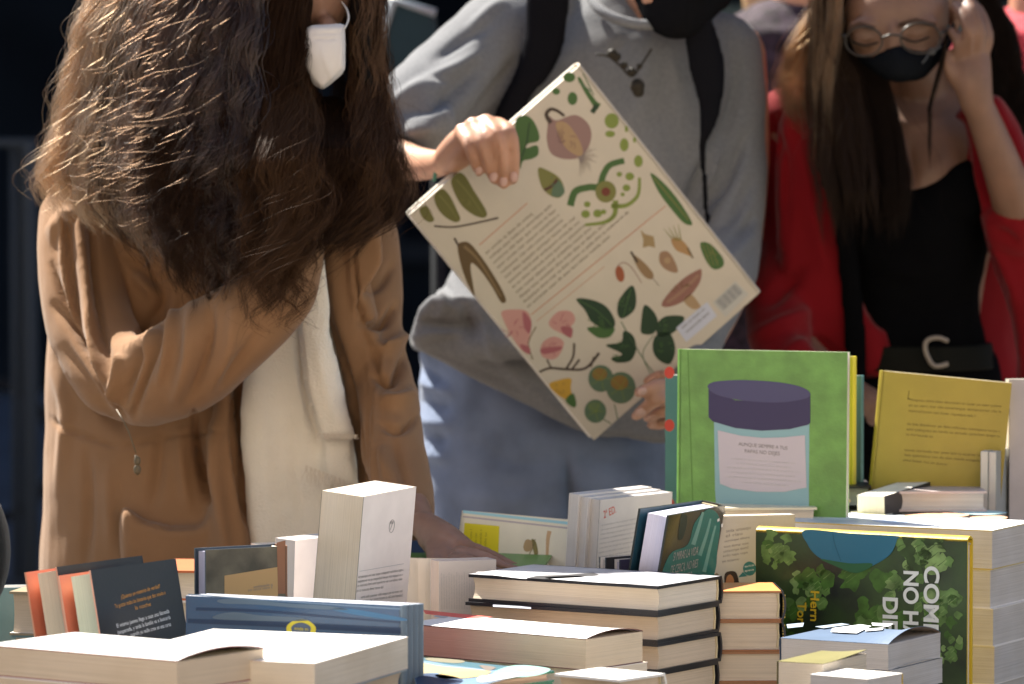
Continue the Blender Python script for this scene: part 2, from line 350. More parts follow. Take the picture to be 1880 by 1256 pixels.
# B white book, right of A
B = stack(['white paperback with a fine line along its cover, right of the front left stack', 'grey blue hardcover under the white lined paperback'], 578, 1218, 4.92, -20, .215, .25, [.032, .036],
    hard=[False, True], front=[WHITE, M_('bluegrey_cover', (.25, .31, .37))], pages=['cream', 'tan'], spine=['x0'], edge=[M_('salmon_edge', (.6, .35, .25)), M_('bluegrey_cover', (.3, .38, .45))], lower='hardcover low under the white lined paperback', group=GR, seed=5)
p = Print(B[0]); p.line([(520, 1208), (672, 1166)], 1.2, ink_lg, smooth=False); p.build()
# C four large blue hardcovers standing on edge
BLUE = M_('glossy_blue', (.012, .06, .15), rough=.16, spec=.4, coat=.25); BLSP = M_('blue_spine', (.11, .165, .23), rough=.3); BLT = M_('sunlit_board_edge', (.5, .58, .72))  # pale edge colour stands in for sun along the board tops
def blue_book(i):
    M = place('stand', 738+i*10, 1112-i*.8, 5.19+i*.0115, (.248, .228, .0095), -24)
    r = book(['nearest of the glossy blue hardcovers standing on edge, with a yellow seal', 'second of the glossy blue hardcovers standing on edge, counted from the front', 'third of the glossy blue hardcovers standing on edge, counted from the front', 'rearmost of the glossy blue hardcovers standing on edge'][i], M, .248, .228, .0095, True, BLUE, spine_m=BLSP, pages='white', spine='x1', group='glossy blue hardcovers', edge=BLT, board=.003)
    return r
C = [blue_book(i) for i in range(4)]
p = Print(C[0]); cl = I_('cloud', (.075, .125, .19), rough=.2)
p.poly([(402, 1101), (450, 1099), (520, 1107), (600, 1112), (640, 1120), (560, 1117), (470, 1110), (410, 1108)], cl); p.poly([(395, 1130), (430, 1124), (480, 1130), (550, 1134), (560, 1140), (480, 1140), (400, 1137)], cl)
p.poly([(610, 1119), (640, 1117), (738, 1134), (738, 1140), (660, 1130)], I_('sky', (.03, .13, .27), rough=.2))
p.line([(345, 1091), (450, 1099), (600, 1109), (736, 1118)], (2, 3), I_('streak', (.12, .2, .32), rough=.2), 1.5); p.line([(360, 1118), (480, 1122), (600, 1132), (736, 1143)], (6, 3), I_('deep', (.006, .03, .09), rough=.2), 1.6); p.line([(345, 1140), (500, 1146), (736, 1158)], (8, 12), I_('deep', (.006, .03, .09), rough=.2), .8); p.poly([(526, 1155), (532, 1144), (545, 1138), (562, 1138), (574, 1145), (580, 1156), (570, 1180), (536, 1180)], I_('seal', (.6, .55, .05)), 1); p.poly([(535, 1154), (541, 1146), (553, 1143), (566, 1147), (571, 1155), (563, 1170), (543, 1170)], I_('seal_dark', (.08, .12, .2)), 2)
p.micro((541, 1156), (566, 1158), .0035, I_('seal', (.6, .55, .05)), 3, 2); p.build()
# D two black hardcovers, ajar, coral lining
CORAL = M_('coral_lining', (.75, .22, .13)); DK = M_('near_black_jacket', (.016, .016, .018), rough=.38)
for i, (px, py, d) in enumerate([(166, 1047, 5.25), (104, 1041, 5.29)]):
    M = place('stand', px, py, d, (0, .235, .031), 58, lean_z=-.19)
    r = book(['black hardcover with orange and white print standing ajar, nearer one of two', 'black hardcover with coral lining standing ajar, farther one of two'][i], M, .15, .235, .031, True, DK, back=DK, spine_m=DK, pages=['green', 'cream'][i], spine='x1', group='black hardcovers with coral lining', inner=CORAL, edge=M_('coral_edge', (.8, .42, .3)), gap_back=.012, board=.002)
    g = MB(); g.box((.055, .2335, -.012), (.08, .2357, -.002)); g.build('lining_flap', M_('amber', (.8, .45, .08)), r)
    if i == 0:
        p = Print(r)
        for k, (a, b, m) in enumerate([((222, 1100), (294, 1079), ink_o), ((211, 1117), (304, 1091), ink_o), ((248, 1120), (277, 1112), ink_o), ((214, 1153), (311, 1125), ink_w), ((216, 1165), (313, 1136), ink_w), ((240, 1169), (314, 1149), ink_w)]): p.text(['¿Quieres un misterio de verdad?', 'Te gustan todas las historias que dan miedo a', 'la noche', 'El mismo jueves llega a casa una llamada', 'inesperada, y toda la familia va a buscarla', 'cuando ya nadie cree en esa carta'][k], a, b, m, 1, .0042)
        p.build()
# E olive jacket hardcover
E = book('navy hardcover with an olive jacket and a kraft label standing behind the blue books', place('stand', 378, 1010, 5.45, (0, .21, .028), 30), .098, .21, .028, True, M_('olive_jacket', (.10, .085, .06), var=.5, vscale=30), spine_m=M_('brown_spine', (.3, .14, .08)), pages='lav', spine='x1', group=GR, inner=M_('navy_board', (.02, .035, .05)), edge=M_('navy_board', (.02, .035, .05)))
p = Print(E); p.poly([(412, 1057), (510, 1041), (510, 1095), (412, 1105)], I_('kraft', (.5, .31, .14)), 1, False); p.micro((465, 1080), (500, 1075), .003, ink_g, 2, 3); p.micro((455, 1086), (500, 1080), .003, ink_g, 2, 4)
p.poly([(508, 996), (524, 992), (524, 1090), (510, 1090)], I_('brown', (.3, .13, .07)), 1, False); p.build()
# riser stacks: books lying on the table behind the blue ones, carrying G, G2, E
def riser(label, x, y, theta, SX, SY, top, Ts, cols, pages='cream', **k):
    """a lying pile from the table to height `top` centred at (x, y)"""
    n = max(1, round((top-TZ)/Ts)); T = (top-TZ)/n; t = math.radians(theta); X = Vector((math.cos(t), math.sin(t), 0)); Y = Vector((-X.y, X.x, 0)); R = Matrix((X, Y, Vector((0,0,1)))).transposed(); out = []
    for i in range(n):
        jx, jy = rng.uniform(-.003, .003, 2); o = Vector((x+jx, y+jy, TZ+T*i))-X*SX/2-Y*SY/2
        out.append(book('%s, %s' % (label, ORD[min(i, 19)] if i < n-1 else 'topmost'), Matrix.Translation(o)@R.to_4x4(), SX, SY, T, front=cols[i % len(cols)], pages=pages, group=GR, spine='y1', **k))
    return out
DKGRN = M_('dark_green_cover', (.03, .09, .06)); GRN = M_('leaf_green_cover', (.1, .25, .04)); NAVY = M_('navy_cover', (.02, .04, .09)); RUST = M_('rust_cover', (.5, .14, .05))
# G tall fat white paperback, and G2 behind it
G = book('tall fat white paperback with a small oval emblem standing left of centre', place('stand', 668, 912, 5.55, (0, .215, .052), 64, lean_z=.10, lean_x=-.015), .125, .215, .052, False, M_('ivory_cover', (.78, .71, .68)), pages='cream', spine='x1', group=GR, edge=BLACK)  # black edge draws the shaded gap between pages and cover
p = Print(G)
oval = lambda cx, cy, a, b, n=14, rot=0: [(cx+a*math.cos(2*math.pi*k/n)*math.cos(rot)-b*math.sin(2*math.pi*k/n)*math.sin(rot), cy+a*math.cos(2*math.pi*k/n)*math.sin(rot)+b*math.sin(2*math.pi*k/n)*math.cos(rot)) for k in range(n)]
OV = oval(719, 966, 4.6, 12, 16, .15); p.line(OV+[OV[0]], .9, ink_g, smooth=False); p.micro((716, 962), (722, 961), .004, ink_g); p.line([(716, 973), (721, 959)], .8, ink_g)
p.line([(660, 1049), (741, 1035)], .9, ink_lg, smooth=False)
for k, (a, b) in enumerate([((657, 1062), (740, 1048)), ((656, 1070), (739, 1057)), ((655, 1078), (738, 1065)), ((654, 1087), (703, 1080)), ((662, 1099), (738, 1087)), ((652, 1107), (738, 1095))]): p.micro(a, b, .0032, ink_g, 1, k)
p.build()
G2 = book('lower white paperback standing left of the tall fat one', place('stand', 542, 992, 5.72, (0, .215, .03), 50, lean_z=.04), .15, .215, .03, False, M_('ivory_cover', (.78, .71, .68)), pages='grey', spine='x1', group=GR)
G3 = book('white paperback standing behind the olive jacket hardcover', place('stand', 470, 1000, 5.84, (0, .2, .02), 20, lean_z=.0), .14, .2, .02, False, M_('warm_white_cover', (.75, .7, .6)), pages='cream', spine='x1', group=GR)
ztop = G.matrix_world.translation.z; riser('hardcover in the pile under the tall fat white paperback', G.matrix_world.translation.x+.05, G.matrix_world.translation.y+.06, 10, .17, .2, ztop, .03, [DKGRN, NAVY])
ztop2 = E.matrix_world.translation.z
z3 = G2.matrix_world.translation.z
# bits between: green and white volumes right of G
riser('thin volume in the pile under the resting hand', -.06, 5.87, -4, .20, .20, at(750, 1057, 5.70).z, .022, [DKGRN, BLACK, GRN], pages='white')
riser('orange spined volume beside the navy hardcover', -.36, 5.80, -6, .07, .14, at(325, 1045, 5.75).z, .035, [RUST, OFFWHITE, RUST])
# far left: teal slipcase and tan stack
TEAL = M_('slate_teal', (.10, .20, .23), rough=.3)
r = book('slate teal hardcover standing at the far left end of the table', place('stand', 57, 1078, 5.72, (.20, .22, .03), 12), .20, .22, .03, True, TEAL, pages='grey', spine='x0', group=GR, edge=M_('teal_edge', (.3, .4, .45)))
riser('brown paged book between the slate teal and black hardcovers', -.50, 5.66, -12, .075, .14, at(70, 1086, 5.6).z, .045, [TEAL, M_('tan_cover', (.3, .24, .15))], pages='tan')
# I half-open white paperback seen on its fore edge
Ib = book('cream paperback with bent lit pages standing between the tall fat one and the black stack', place('stand', 806, 1031, 5.70, (0, .21, .03), 20, lean_z=.0), .068, .21, .03, False, M_('greywhite_cover', (.62, .57, .55)), pages='pinkish', spine='x1', group=GR)
g = MB()
for k in range(7):
    zz = -.006-.0035*k; v = []; n = 8
    for j in range(n+1): u = j/n; x = -.010-.001*k+.078*u; v += [(x, .004, zz*(1-u)**1.5+.0005*k*0-.0002*k), (x, .209, (zz-.008)*(1-u)**1.5-.0002*k)]
    g.add(v, [(2*j, 2*j+2, 2*j+3, 2*j+1) for j in range(n)])
g.build('loose_pages', M_('loose_page', (.8, .7, .58)), Ib)
p = Print(Ib)
for k in range(17): x = 812+k*4.6; y0 = 1052-k*.25; p.micro((x, 1118), (x-1+k*.1, y0+(k % 3)*3), .0018, ink_lg, 1, k)
p.build()
# J black jacketed hardcovers, centre
JP = M_('jacket_white_grey', (.5, .5, .52), var=.25, vscale=14, rough=.3); JD = M_('jacket_dark', (.02, .02, .024), rough=.3)
J = stack(['black edged hardcover with a pale mottled cover topping the central stack', 'black hardcover second from the top of the central stack', 'black hardcover third from the top of the central stack', 'black hardcover fourth from the top of the central stack', 'black hardcover fifth from the top of the central stack'],
    1208, 1076, 5.5, -33, .245, .135, [.0305, .032, .032, .032, .032, .032, .032, .032], front=[JP, JD], back=JD, spine_m=JD, edge=JD, pages=['cream', 'tan', 'tan'], spine='y1', inner=JD, lower='black hardcover of the central stack', group='black hardcovers of the central stack', seed=11, jit=.005, board=.0036)
p = Print(J[0], eps=.0004); p.poly([(968, 1062), (1000, 1064), (1062, 1061), (1100, 1056), (1090, 1052), (1040, 1056), (985, 1058)], ink_k, 1, False); p.poly([(880, 1053), (890, 1051), (960, 1060), (958, 1063)], I_('pale', (.75, .75, .77))); p.poly([(1000, 1062), (1060, 1058), (1120, 1061), (1200, 1067), (1190, 1073), (1100, 1070)], I_('pale', (.75, .75, .77))); p.build()
p = Print(J[1], z=.032, eps=.0006); p.poly([(905, 1111), (975, 1115), (975, 1119), (905, 1115)], I_('steelgrey', (.3, .32, .38)), smooth=False); p.build()
# K white paperbacks in front of J
K = stack(['white paperback with a red shaded page edge in front of the central black stack', 'paperback with cream pages second in its stack before the central black stack'], 1076, 1173, 5.34, -38, .25, .10, [.0335, .034, .034],
    hard=False, front=[WHITE, M_('sand_cover', (.6, .5, .4))], edge=[M_('dkred_edge', (.12, .02, .02)), OFFWHITE], pages=['redfade', 'cream'], spine='x0', board=.0009, arch=[.006, 0], inner=M_('lilac_lining', (.6, .52, .6)), lower='paperback low before the central black stack', group=GR, seed=2)
p = Print(K[0]); p.poly([(775, 1120), (842, 1127), (905, 1133), (860, 1136), (782, 1128)], I_('cherry', (.75, .12, .1)), smooth=False); p.poly([(800, 1130), (822, 1132), (815, 1135), (798, 1133)], ink_lg); p.build()
# L illustrated book bottom centre, M beneath
L = stack(['children\'s book with a bright teal and yellow picture cover at the bottom centre', 'second picture book with green boards under the bright one'], 865, 1252, 5.182, -41, .25, .13, [.012, .014],
    front=[M_('teal_picture', (.035, .12, .16)), M_('green_board', (.04, .17, .11))], edge=M_('green_board', (.04, .17, .11)), pages='pinkish', spine='x0', lower='picture book below the bright one', group=GR, seed=4)
p = Print(L[0])
DIM = .5
for pts, c, lv in [([(770, 1216), (830, 1222), (905, 1231), (960, 1236), (1000, 1232), (940, 1245), (860, 1262), (770, 1262)], (.25, .42, .62), 1), ([(770, 1218), (812, 1224), (900, 1233), (870, 1240), (800, 1236), (770, 1236)], (.85, .72, .35), 2), ([(800, 1240), (850, 1234), (900, 1234), (880, 1243), (820, 1248)], (.85, .65, .3), 3),
    ([(770, 1240), (815, 1240), (850, 1250), (820, 1262), (770, 1262)], (.03, .08, .2), 3), ([(930, 1225), (965, 1222), (1010, 1229), (990, 1240), (950, 1244), (905, 1238)], (.4, .75, .68), 2), ([(960, 1226), (990, 1228), (975, 1234), (948, 1232)], (.85, .5, .48), 3), ([(880, 1243), (925, 1238), (960, 1241), (915, 1250), (880, 1254)], (.75, .8, .85), 3), ([(786, 1208), (850, 1213), (840, 1218), (790, 1214)], (.35, .33, .22), 1), ([(880, 1222), (910, 1226), (895, 1232)], (.3, .25, .22), 2)]: p.poly(pts, I_('pic%d%d' % (int(c[0]*100), int(c[2]*100)), tuple(q*DIM for q in c)), lv)
p.build()
riser('white paperback with brown pages at the bottom centre', .100, 5.205, -40, .085, .075, at(1080, 1248, 5.15).z, .03, [WHITE], pages='tan')
# N black and orange hardcovers right of J
OR = M_('orange_board', (.62, .25, .07)); N = stack(['orange topped black hardcover, top of the stack right of the central one', 'orange and black hardcover second in the stack right of the central one', 'orange and black hardcover third in the stack right of the central one', 'orange and black hardcover fourth in the stack right of the central one'],
    1438, 1085, 5.63, 3, .122, .095, [.033, .034, .034, .034, .034, .034, .034], front=[OR, OR], back=JD, spine_m=JD, edge=M_('dk_orange', (.3, .12, .04)), pages='tan', spine='x1', lower='hardcover of the orange and black stack', group='orange and black hardcovers', seed=9, board=.0024)
for b in N:
    h = MB(); T = b['T']
    for k in range(9): h.box((.1215, .0002, .003+k*(T-.006)/9), (.1245, .0022, .003+(k+.55)*(T-.006)/9))
    h.build('striped_band', M_('band_yellow', (.5, .33, .06)), b)
# O pale botanical book with a yellow square, at the back
O = book('cream hardcover with a yellow square and dried flowers leaning at the back of the table', place('stand', 850, 937, 6.0, (0, .17, .012), -22, lean_z=-.25, lean_x=.05), .145, .17, .012, True, M_('cream_jacket', (.80, .72, .55)), pages='white', spine='x0', group=GR, edge=M_('aqua_edge', (.35, .62, .68)))
p = Print(O); Y1 = I_('bright_yellow', (.75, .62, .01)); p.poly([(853, 960), (917, 966), (915, 1019), (849, 1011)], Y1, 1, False); p.poly([(850, 937), (1050, 959), (1050, 964), (850, 942)], I_('aqua', (.35, .62, .68)), 1, False); p.poly([(850, 947), (1050, 969), (1050, 972), (850, 950)], I_('mauve', (.5, .42, .42)), 1, False)
for k, x in enumerate((866, 875, 884, 893)): p.micro((x, 1005), (x+1, 972+(k % 2)*6), .003, I_('olive_ink', (.35, .28, .02)), 2, k)
p.line([(968, 1040), (972, 1018), (977, 1008), (983, 990)], 2, I_('stem', (.35, .28, .15))); p.poly([(961, 1003), (966, 991), (976, 993), (979, 1006), (970, 1013), (963, 1011)], I_('petal', (.45, .3, .14))); p.poly([(976, 990), (984, 995), (988, 1016), (982, 1020), (978, 1004)], I_('petal_dark', (.25, .2, .06))); p.line([(1009, 975), (1006, 990), (1005, 1010), (1004, 1036)], (8, 4), I_('root', (.6, .38, .2))); p.build()
# P three white paperbacks
for i, (px, T_, lb) in enumerate([(1102, .028, 'white paperback with a red title and ruled text, standing in front of two like it'), (1080, .013, 'middle of the three white paperbacks standing behind the central stack'), (1063, .014, 'leftmost of the three white paperbacks standing behind the central stack')]):
    P_ = book(lb, place('stand', px, 918-i*5, 5.85+i*.004, (0, .21, T_), 52, lean_z=.07), .14, .21, T_, False, OFFWHITE, pages=['grey', 'grey', 'grey'][i], spine='x1', group='three white paperbacks', edge=BLACK if i == 0 else None)  # front copy's black edge stands for the shaded gap behind its cover
    if i == 0:
        p = Print(P_); p.text('2ª ED.', (1108, 952), (1131, 941), ink_red, 1, .009)
        for k in range(13): y = 966+k*8.4; p.micro((1104-k*.9, y), (1181-k*.9, y-15), .0022, ink_lg, 1, k)
        p.build()
# Q small dark volumes
Q = [book(['thin dark green book of the small pair left of the teal hardcover', 'small violet book of the pair left of the teal hardcover'][i], place('stand', 1113+i*26, 1024-i*2+i*6, 5.72, (0, .15, .012), 40), .10, .15, .012, True, [DKGREY, M_('violet_cover', (.09, .08, .16))][i], pages=['grey', 'lav'][i], spine='x1', group=GR, edge=M_('navy_board', (.02, .035, .05)), board=.002) for i in range(2)]
# R dark teal hardcover with silver lettering
R_ = book('dark teal hardcover with silver lettering standing tilted behind the central stack', place('stand', 1228, 947, 5.66, (0, .235, .030), 63, lean_z=.18), .15, .235, .030, True, M_('teal_black_jacket', (.02, .024, .022), rough=.22, coat=.4), spine_m=M_('teal_black_jacket', (.02, .024, .022)), pages='lav', spine='x1', group=GR, inner=M_('petrol_lining', (.015, .06, .09)), edge=M_('black_edge', (.01, .016, .016)), gap=.0, gap_back=.008)
p = Print(R_); tq = I_('teal', (.02, .17, .15), rough=.2); tl = I_('teal_light', (.16, .38, .34), rough=.2)
p.poly([(1275, 960), (1300, 935), (1320, 950), (1318, 1000), (1300, 1085), (1215, 1085), (1228, 1020), (1262, 1000)], tq, 1); p.line([(1290, 940), (1283, 965), (1272, 1000)], (4, 8), tl, 2); p.line([(1304, 952), (1297, 980), (1284, 1020)], (3, 7), tl, 2); p.line([(1313, 965), (1304, 1000), (1292, 1050)], (3, 7), tl, 2)
p.poly([(1252, 943), (1262, 950), (1255, 985), (1245, 990), (1247, 965)], I_('dark_stalk', (.03, .045, .035)), 1)
sv = I_('silver', (.42, .42, .4)); p.text('SI MIRAS LA VIDA', (1234, 1030), (1280, 1018), sv, 3, .0098); p.text('DE CERCA, NO RIES', (1229, 1054), (1279, 1041), sv, 3, .0098); p.text('TE QUIERO', (1243, 1071), (1268, 1064), sv, 3, .0098); p.poly([(1316, 953), (1320, 951), (1320, 956), (1316, 958)], ink_w, 3, False); p.poly([(1323, 962), (1327, 961), (1326, 967), (1323, 968)], ink_w, 3, False); p.build()
# S text-backed paperback with a teal bubble
S_ = book('white paperback with bold text and a teal speech bubble standing right of the teal hardcover', place('stand', 1305, 948, 5.8, (0, .2, .018), 14, lean_z=.0), .10, .2, .018, False, M_('stone_cover', (.5, .47, .42)), pages='cream', spine='x1', group=GR)
p = Print(S_)
for k, (a, b, h) in enumerate([((1333, 978), (1378, 971), .0038), ((1332, 987), (1363, 982), .0038), ((1330, 996), (1376, 988), .003), ((1329, 1006), (1375, 999), .003), ((1328, 1015), (1374, 1007), .003), ((1327, 1023), (1373, 1016), .003), ((1326, 1033), (1358, 1028), .003)]): p.micro(a, b, h, ink_g, 1, k)
p.poly(oval(1376, 1044, 12, 13), I_('bubble', (.03, .18, .19)), 1); p.poly([(1364, 1050), (1355, 1060), (1372, 1058)], I_('bubble', (.03, .18, .19)), 1, False); p.micro((1367, 1042), (1384, 1039), .0025, ink_w, 2); p.micro((1367, 1050), (1384, 1047), .0025, ink_w, 2, 3)
p.poly([(1333, 1080), (1330, 1056), (1338, 1049), (1352, 1052), (1356, 1080)], I_('hair_print', (.03, .015, .01)), 1); p.poly([(1333, 1078), (1334, 1060), (1341, 1055), (1347, 1064), (1346, 1078)], I_('face_print', (.4, .17, .07)), 2); p.poly([(1312, 1085), (1310, 1060), (1316, 1052), (1322, 1062), (1324, 1085)], I_('twig_print', (.18, .13, .08)), 1); p.build()
# T green vegetable book standing on its side; U grey paged big paperbacks behind
U = stack(['big picture book with a pale mottled cover topping the far right stack'] + ['thick grey paged book %s from the top of the far right stack' % w for w in ('second', 'third', 'fourth', 'fifth', 'sixth')], 1822, 974, 5.79, -27, .275, .14, [.045, .044, .043, .044, .044], hard=False, front=[M_('mottled_cover', (.62, .66, .7), var=.3, vscale=9), OFFWHITE], edge=[M_('mustard', (.5, .36, .07)), OFFWHITE], pages='grey', spine='x0', lower='thick grey book of the far right stack', group='thick books of the far right stack', seed=8, jit=.003, board=.0012)
p = Print(U[0]); cr = I_('peach', (.7, .38, .24)); ac = I_('aqua_pale', (.4, .62, .65))
for pts, m in [([(1660, 947), (1720, 942), (1780, 945), (1740, 952), (1690, 951)], cr), ([(1780, 950), (1830, 947), (1850, 951), (1820, 955)], cr), ([(1560, 940), (1600, 937), (1640, 943), (1600, 948)], I_('cream_print', (.75, .68, .5))), ([(1725, 936), (1800, 936), (1850, 942), (1790, 945)], ac), ([(1600, 955), (1680, 956), (1640, 962)], I_('bluish', (.5, .6, .75)))]: p.poly(pts, m)
p.build()
VEG = M_('vegetable_photo', (.035, .075, .018), col2=(.012, .016, .012), vscale=16, rough=.35); YB = M_('yellow_board', (.72, .5, .03), rough=.35)
T_ = book('vegetable cookbook with a yellow binding and white lettering standing on its side', place('stand', 1776, 991, 5.63, (.260, .25, .016), -29), .260, .25, .016, True, VEG, back=YB, spine_m=YB, pages='white', spine='y1', group=GR, edge=YB, inner=YB)
p = Print(T_); 
rr = random.Random(4); LEAFC = [I_('leaf%d' % i, c, rough=.35, var=.4, vscale=60) for i, c in enumerate([(.05, .12, .02), (.10, .19, .05), (.17, .27, .09), (.03, .06, .015), (.24, .30, .13)])]
def lettuce(cx, cy, R, n, base):
    for k in range(n):
        a = rr.uniform(0, 6.28); q = rr.uniform(0, R); x, y = cx+q*math.cos(a), cy+q*math.sin(a)*.95; s_ = rr.uniform(.16, .36)*R; an = rr.uniform(0, 6.28)
        pts = [(x+s_*(1+.25*math.sin(5*t+k))*math.cos(t)*(.6 if i % 2 else 1), y+s_*(1+.25*math.cos(4*t+k))*math.sin(t)) for i, t in enumerate([an+j*.7 for j in range(9)])]
        pts = [(min(max(u, 1398), 1769), min(max(v, 966+(u-1395)*.073), 1250)) for u, v in pts]
        p.poly(pts, LEAFC[min(4, max(0, base+rr.choice((-1, 0, 0, 1))))], 1+.25*(k % 8), n=3)
        if k % 2 == 0 and 1410 < x < 1755: p.line([(x-s_*.4, max(y+s_*.3, 1000)), (x, max(y, 1000)), (x+s_*.5, max(y-s_*.4, 1000))], (1.5, .5), LEAFC[min(4, base+1)], 3.2)
lettuce(1425, 1010, 34, 26, 1); lettuce(1700, 1020, 50, 44, 2); lettuce(1490, 1080, 40, 26, 1); lettuce(1725, 1110, 40, 30, 1); lettuce(1640, 1075, 30, 20, 1); lettuce(1560, 1050, 60, 16, 0); lettuce(1440, 1140, 40, 12, 0); lettuce(1600, 1160, 60, 16, 0); lettuce(1740, 1190, 30, 14, 1)
p.poly([(1478, 973), (1484, 1000), (1500, 1020), (1530, 1036), (1570, 1046), (1600, 1040), (1635, 1018), (1648, 990), (1648, 984), (1560, 979)], I_('bowl', (.02, .13, .21), rough=.3), 5); p.poly([(1508, 1026), (1530, 1037), (1570, 1052), (1598, 1042), (1600, 1034), (1560, 1034)], I_('bowl_green', (.02, .1, .04)), 6); p.line([(1530, 980), (1534, 1000), (1545, 1030)], 1.5, I_('bowl_dark', (.01, .09, .15)), 6)
tw = I_('lettering', (.66, .7, .68)); ty = I_('lettering_yellow', (.55, .38, .02))
p.text('COMER', (1699, 1038), (1697, 1196), tw, 7, .0175, bold=.03); p.text('NO HACE', (1661, 1046), (1660, 1221), tw, 7, .0175, bold=.03); p.text('DIETA', (1623, 1094), (1622, 1215), tw, 7, .0175, bold=.03); p.text('Hern', (1490, 1083), (1489, 1140), ty, 7, .0105, bold=.02); p.text('Tor', (1466, 1105), (1465, 1144), ty, 7, .0105, bold=.02)
p.build()
# V blue denim coloured paperbacks, W yellowish ones, X
V = stack(['paperback with a blue and white patchwork cover, topping its stack before the cookbook'] + ['grey paged paperback %s below the blue patchwork one' % w for w in ('just', 'second', 'third')], 1631, 1183, 5.40, -29, .128, .135, [.028, .027, .027, .028], hard=False, front=[M_('denim_cover', (.10, .15, .24)), M_('grey_cover', (.45, .45, .46))], pages='grey', spine='x0', arch=[.012, .003, .003], inner=M_('bronze_lining', (.45, .36, .29)), lower='grey paperback under the blue patchwork one', group=GR, seed=6)
p = Print(V[0], eps=.0016)
pw = I_('patch_white', (.75, .77, .8)); pb = I_('patch_blue', (.32, .4, .5))
for pts, m in [([(1528, 1156), (1580, 1149), (1600, 1152), (1573, 1168), (1525, 1163)], pw), ([(1590, 1158), (1622, 1155), (1620, 1163), (1588, 1164)], pw), ([(1496, 1153), (1545, 1147), (1560, 1149), (1512, 1156)], pb), ([(1444, 1149), (1476, 1146), (1474, 1153), (1446, 1156)], pb), ([(1600, 1146), (1640, 1148), (1630, 1153), (1602, 1151)], pw)]: p.poly(pts, m, 1, False)
p.build()
W = stack(['small yellowish paperback in front of the blue patchwork stack', 'pale paperback under the small yellowish one'], 1511, 1219, 5.2, -28, .052, .11, [.03, .03], hard=False, front=[M_('olive_yellow', (.20, .18, .07)), OFFWHITE], pages='cream', spine='x0', curl=[.004], edge=BLACK, lower='paperback under the small yellowish one', group=GR, seed=12)
X = stack(['white paperback with a yellow spine at the bottom edge, right of the small yellowish one'], 1592, 1247, 5.14, -38, .07, .065, [.03], hard=False, front=[WHITE], spine_m=YB, pages='grey', spine='y1', lower='paperback under the white one with a yellow spine', group=GR, seed=13)
# the white topped black novel lying on its edge, and neighbours on the back row
AA = book('fat black novel with sunlit top page edges standing on the back row', place('stand', 1624, 911, 6.0, (0, .19, .036), 61, lean_x=-.06), .16, .19, .036, False, M_('novel_black', (.025, .026, .03)), pages='white', spine='x1', group=GR)
p = Print(AA); p.text('uno nuevo', (1655, 931), (1686, 917), I_('faint', (.16, .16, .17)), 1, .006); p.build()
SAL = M_('salmon_cover', (.6, .38, .3)); BG1 = stack(['salmon covered book lying at the back right of the teal hardcover', 'brown book under the salmon one'], 1562, 918, 6.05, 4, .09, .14, [.03, .03], front=[SAL, DKGREY], edge=M_('wheat', (.7, .5, .3)), pages='pinkish', spine='y1', lower='book low under the salmon one', group=GR, seed=14)
BG2 = stack(['book with a cyan spine at the back, left of the salmon one', 'black book under the cyan one'], 1440, 922, 6.05, -3, .075, .14, [.02, .03], front=[M_('cyan_cover', (.05, .45, .55)), WHITE], pages='white', spine='y1', lower='book low under the cyan one', group=GR, seed=15)
BG3 = stack(['cream hardcover lying flat behind the text backed paperback'], 1500, 932, 5.95, 3, .11, .14, [.025], front=[M_('butter_cover', (.75, .68, .5))], pages='cream', spine='y1', lower='hardcover under the flat cream one', group=GR, seed=16)
BG4 = stack(['dark topped grey book lying at the back between the green and yellow books'], 1600, 893, 6.1, 0, .075, .1, [.025], front=[BLACK], pages='grey', spine='y1', lower='book under the dark topped grey one', group=GR, seed=17)
BG5 = stack(['grey book with a pinkish cover lying under the yellow book', 'brown grey book second under the yellow book'], 1812, 902, 6.04, 2, .105, .14, [.024, .028], front=[M_('pinkish_cover', (.5, .42, .42)), DKGREY], pages='grey', spine='y1', lower='book low under the yellow book', group=GR, seed=18)
# Y green picture book, its neighbours
GREEN = M_('green_felt_cover', (.13, .29, .06), var=.18, vscale=35, bump=.25, rough=.42, coat=.15)
Y_ = book('bright green picture book with a drawn purple lidded jar standing at the back', place('stand', 1247, 641, 6.03, (0, .30, .012), -20, lean_z=-.02, lean_x=.0), .206, .30, .012, True, GREEN, pages='white', spine='x0', group=GR, edge=M_('green_edge', (.25, .42, .15)))
p = Print(Y_); p.line([(1263, 645), (1272, 925)], 2, I_('hinge_line', (.09, .2, .04)), .5, False); lid = I_('lid', (.045, .036, .095)); p.poly([(1311, 772), (1313, 900), (1318, 975), (1486, 975), (1485, 900), (1486, 778)], I_('jar_glass', (.25, .42, .46)), 1, False)
p.poly([(1301, 712), (1301, 766), (1309, 774), (1350, 786), (1398, 791), (1450, 788), (1484, 780), (1488, 776), (1488, 722), (1440, 738), (1350, 735)], lid, 2, False); p.poly([(1300, 712), (1306, 703), (1330, 699), (1372, 698), (1430, 702), (1470, 710), (1488, 722), (1478, 732), (1430, 739), (1370, 736), (1320, 726)], I_('lid_top', (.075, .07, .15)), 3)
p.poly([(1318, 790), (1360, 800), (1400, 804), (1440, 803), (1478, 799), (1481, 895), (1440, 903), (1390, 903), (1345, 897), (1322, 888)], I_('jar_label', (.52, .47, .52)), 3, False)
p.text('AUNQUE SIEMPRE A TUS', (1356, 818), (1446, 826), ink_g, 4, .0042); p.text('PAPAS NO DEJES', (1367, 831), (1432, 836), ink_g, 4, .0042)
for k, (a, b) in enumerate([((1342, 843), (1460, 852)), ((1352, 851), (1452, 860)), ((1335, 859), (1470, 868)), ((1343, 868), (1460, 876)), ((1335, 876), (1470, 885)), ((1362, 886), (1448, 893))]): p.micro(a, b, .0022, ink_lg, 4, k)
p.build()
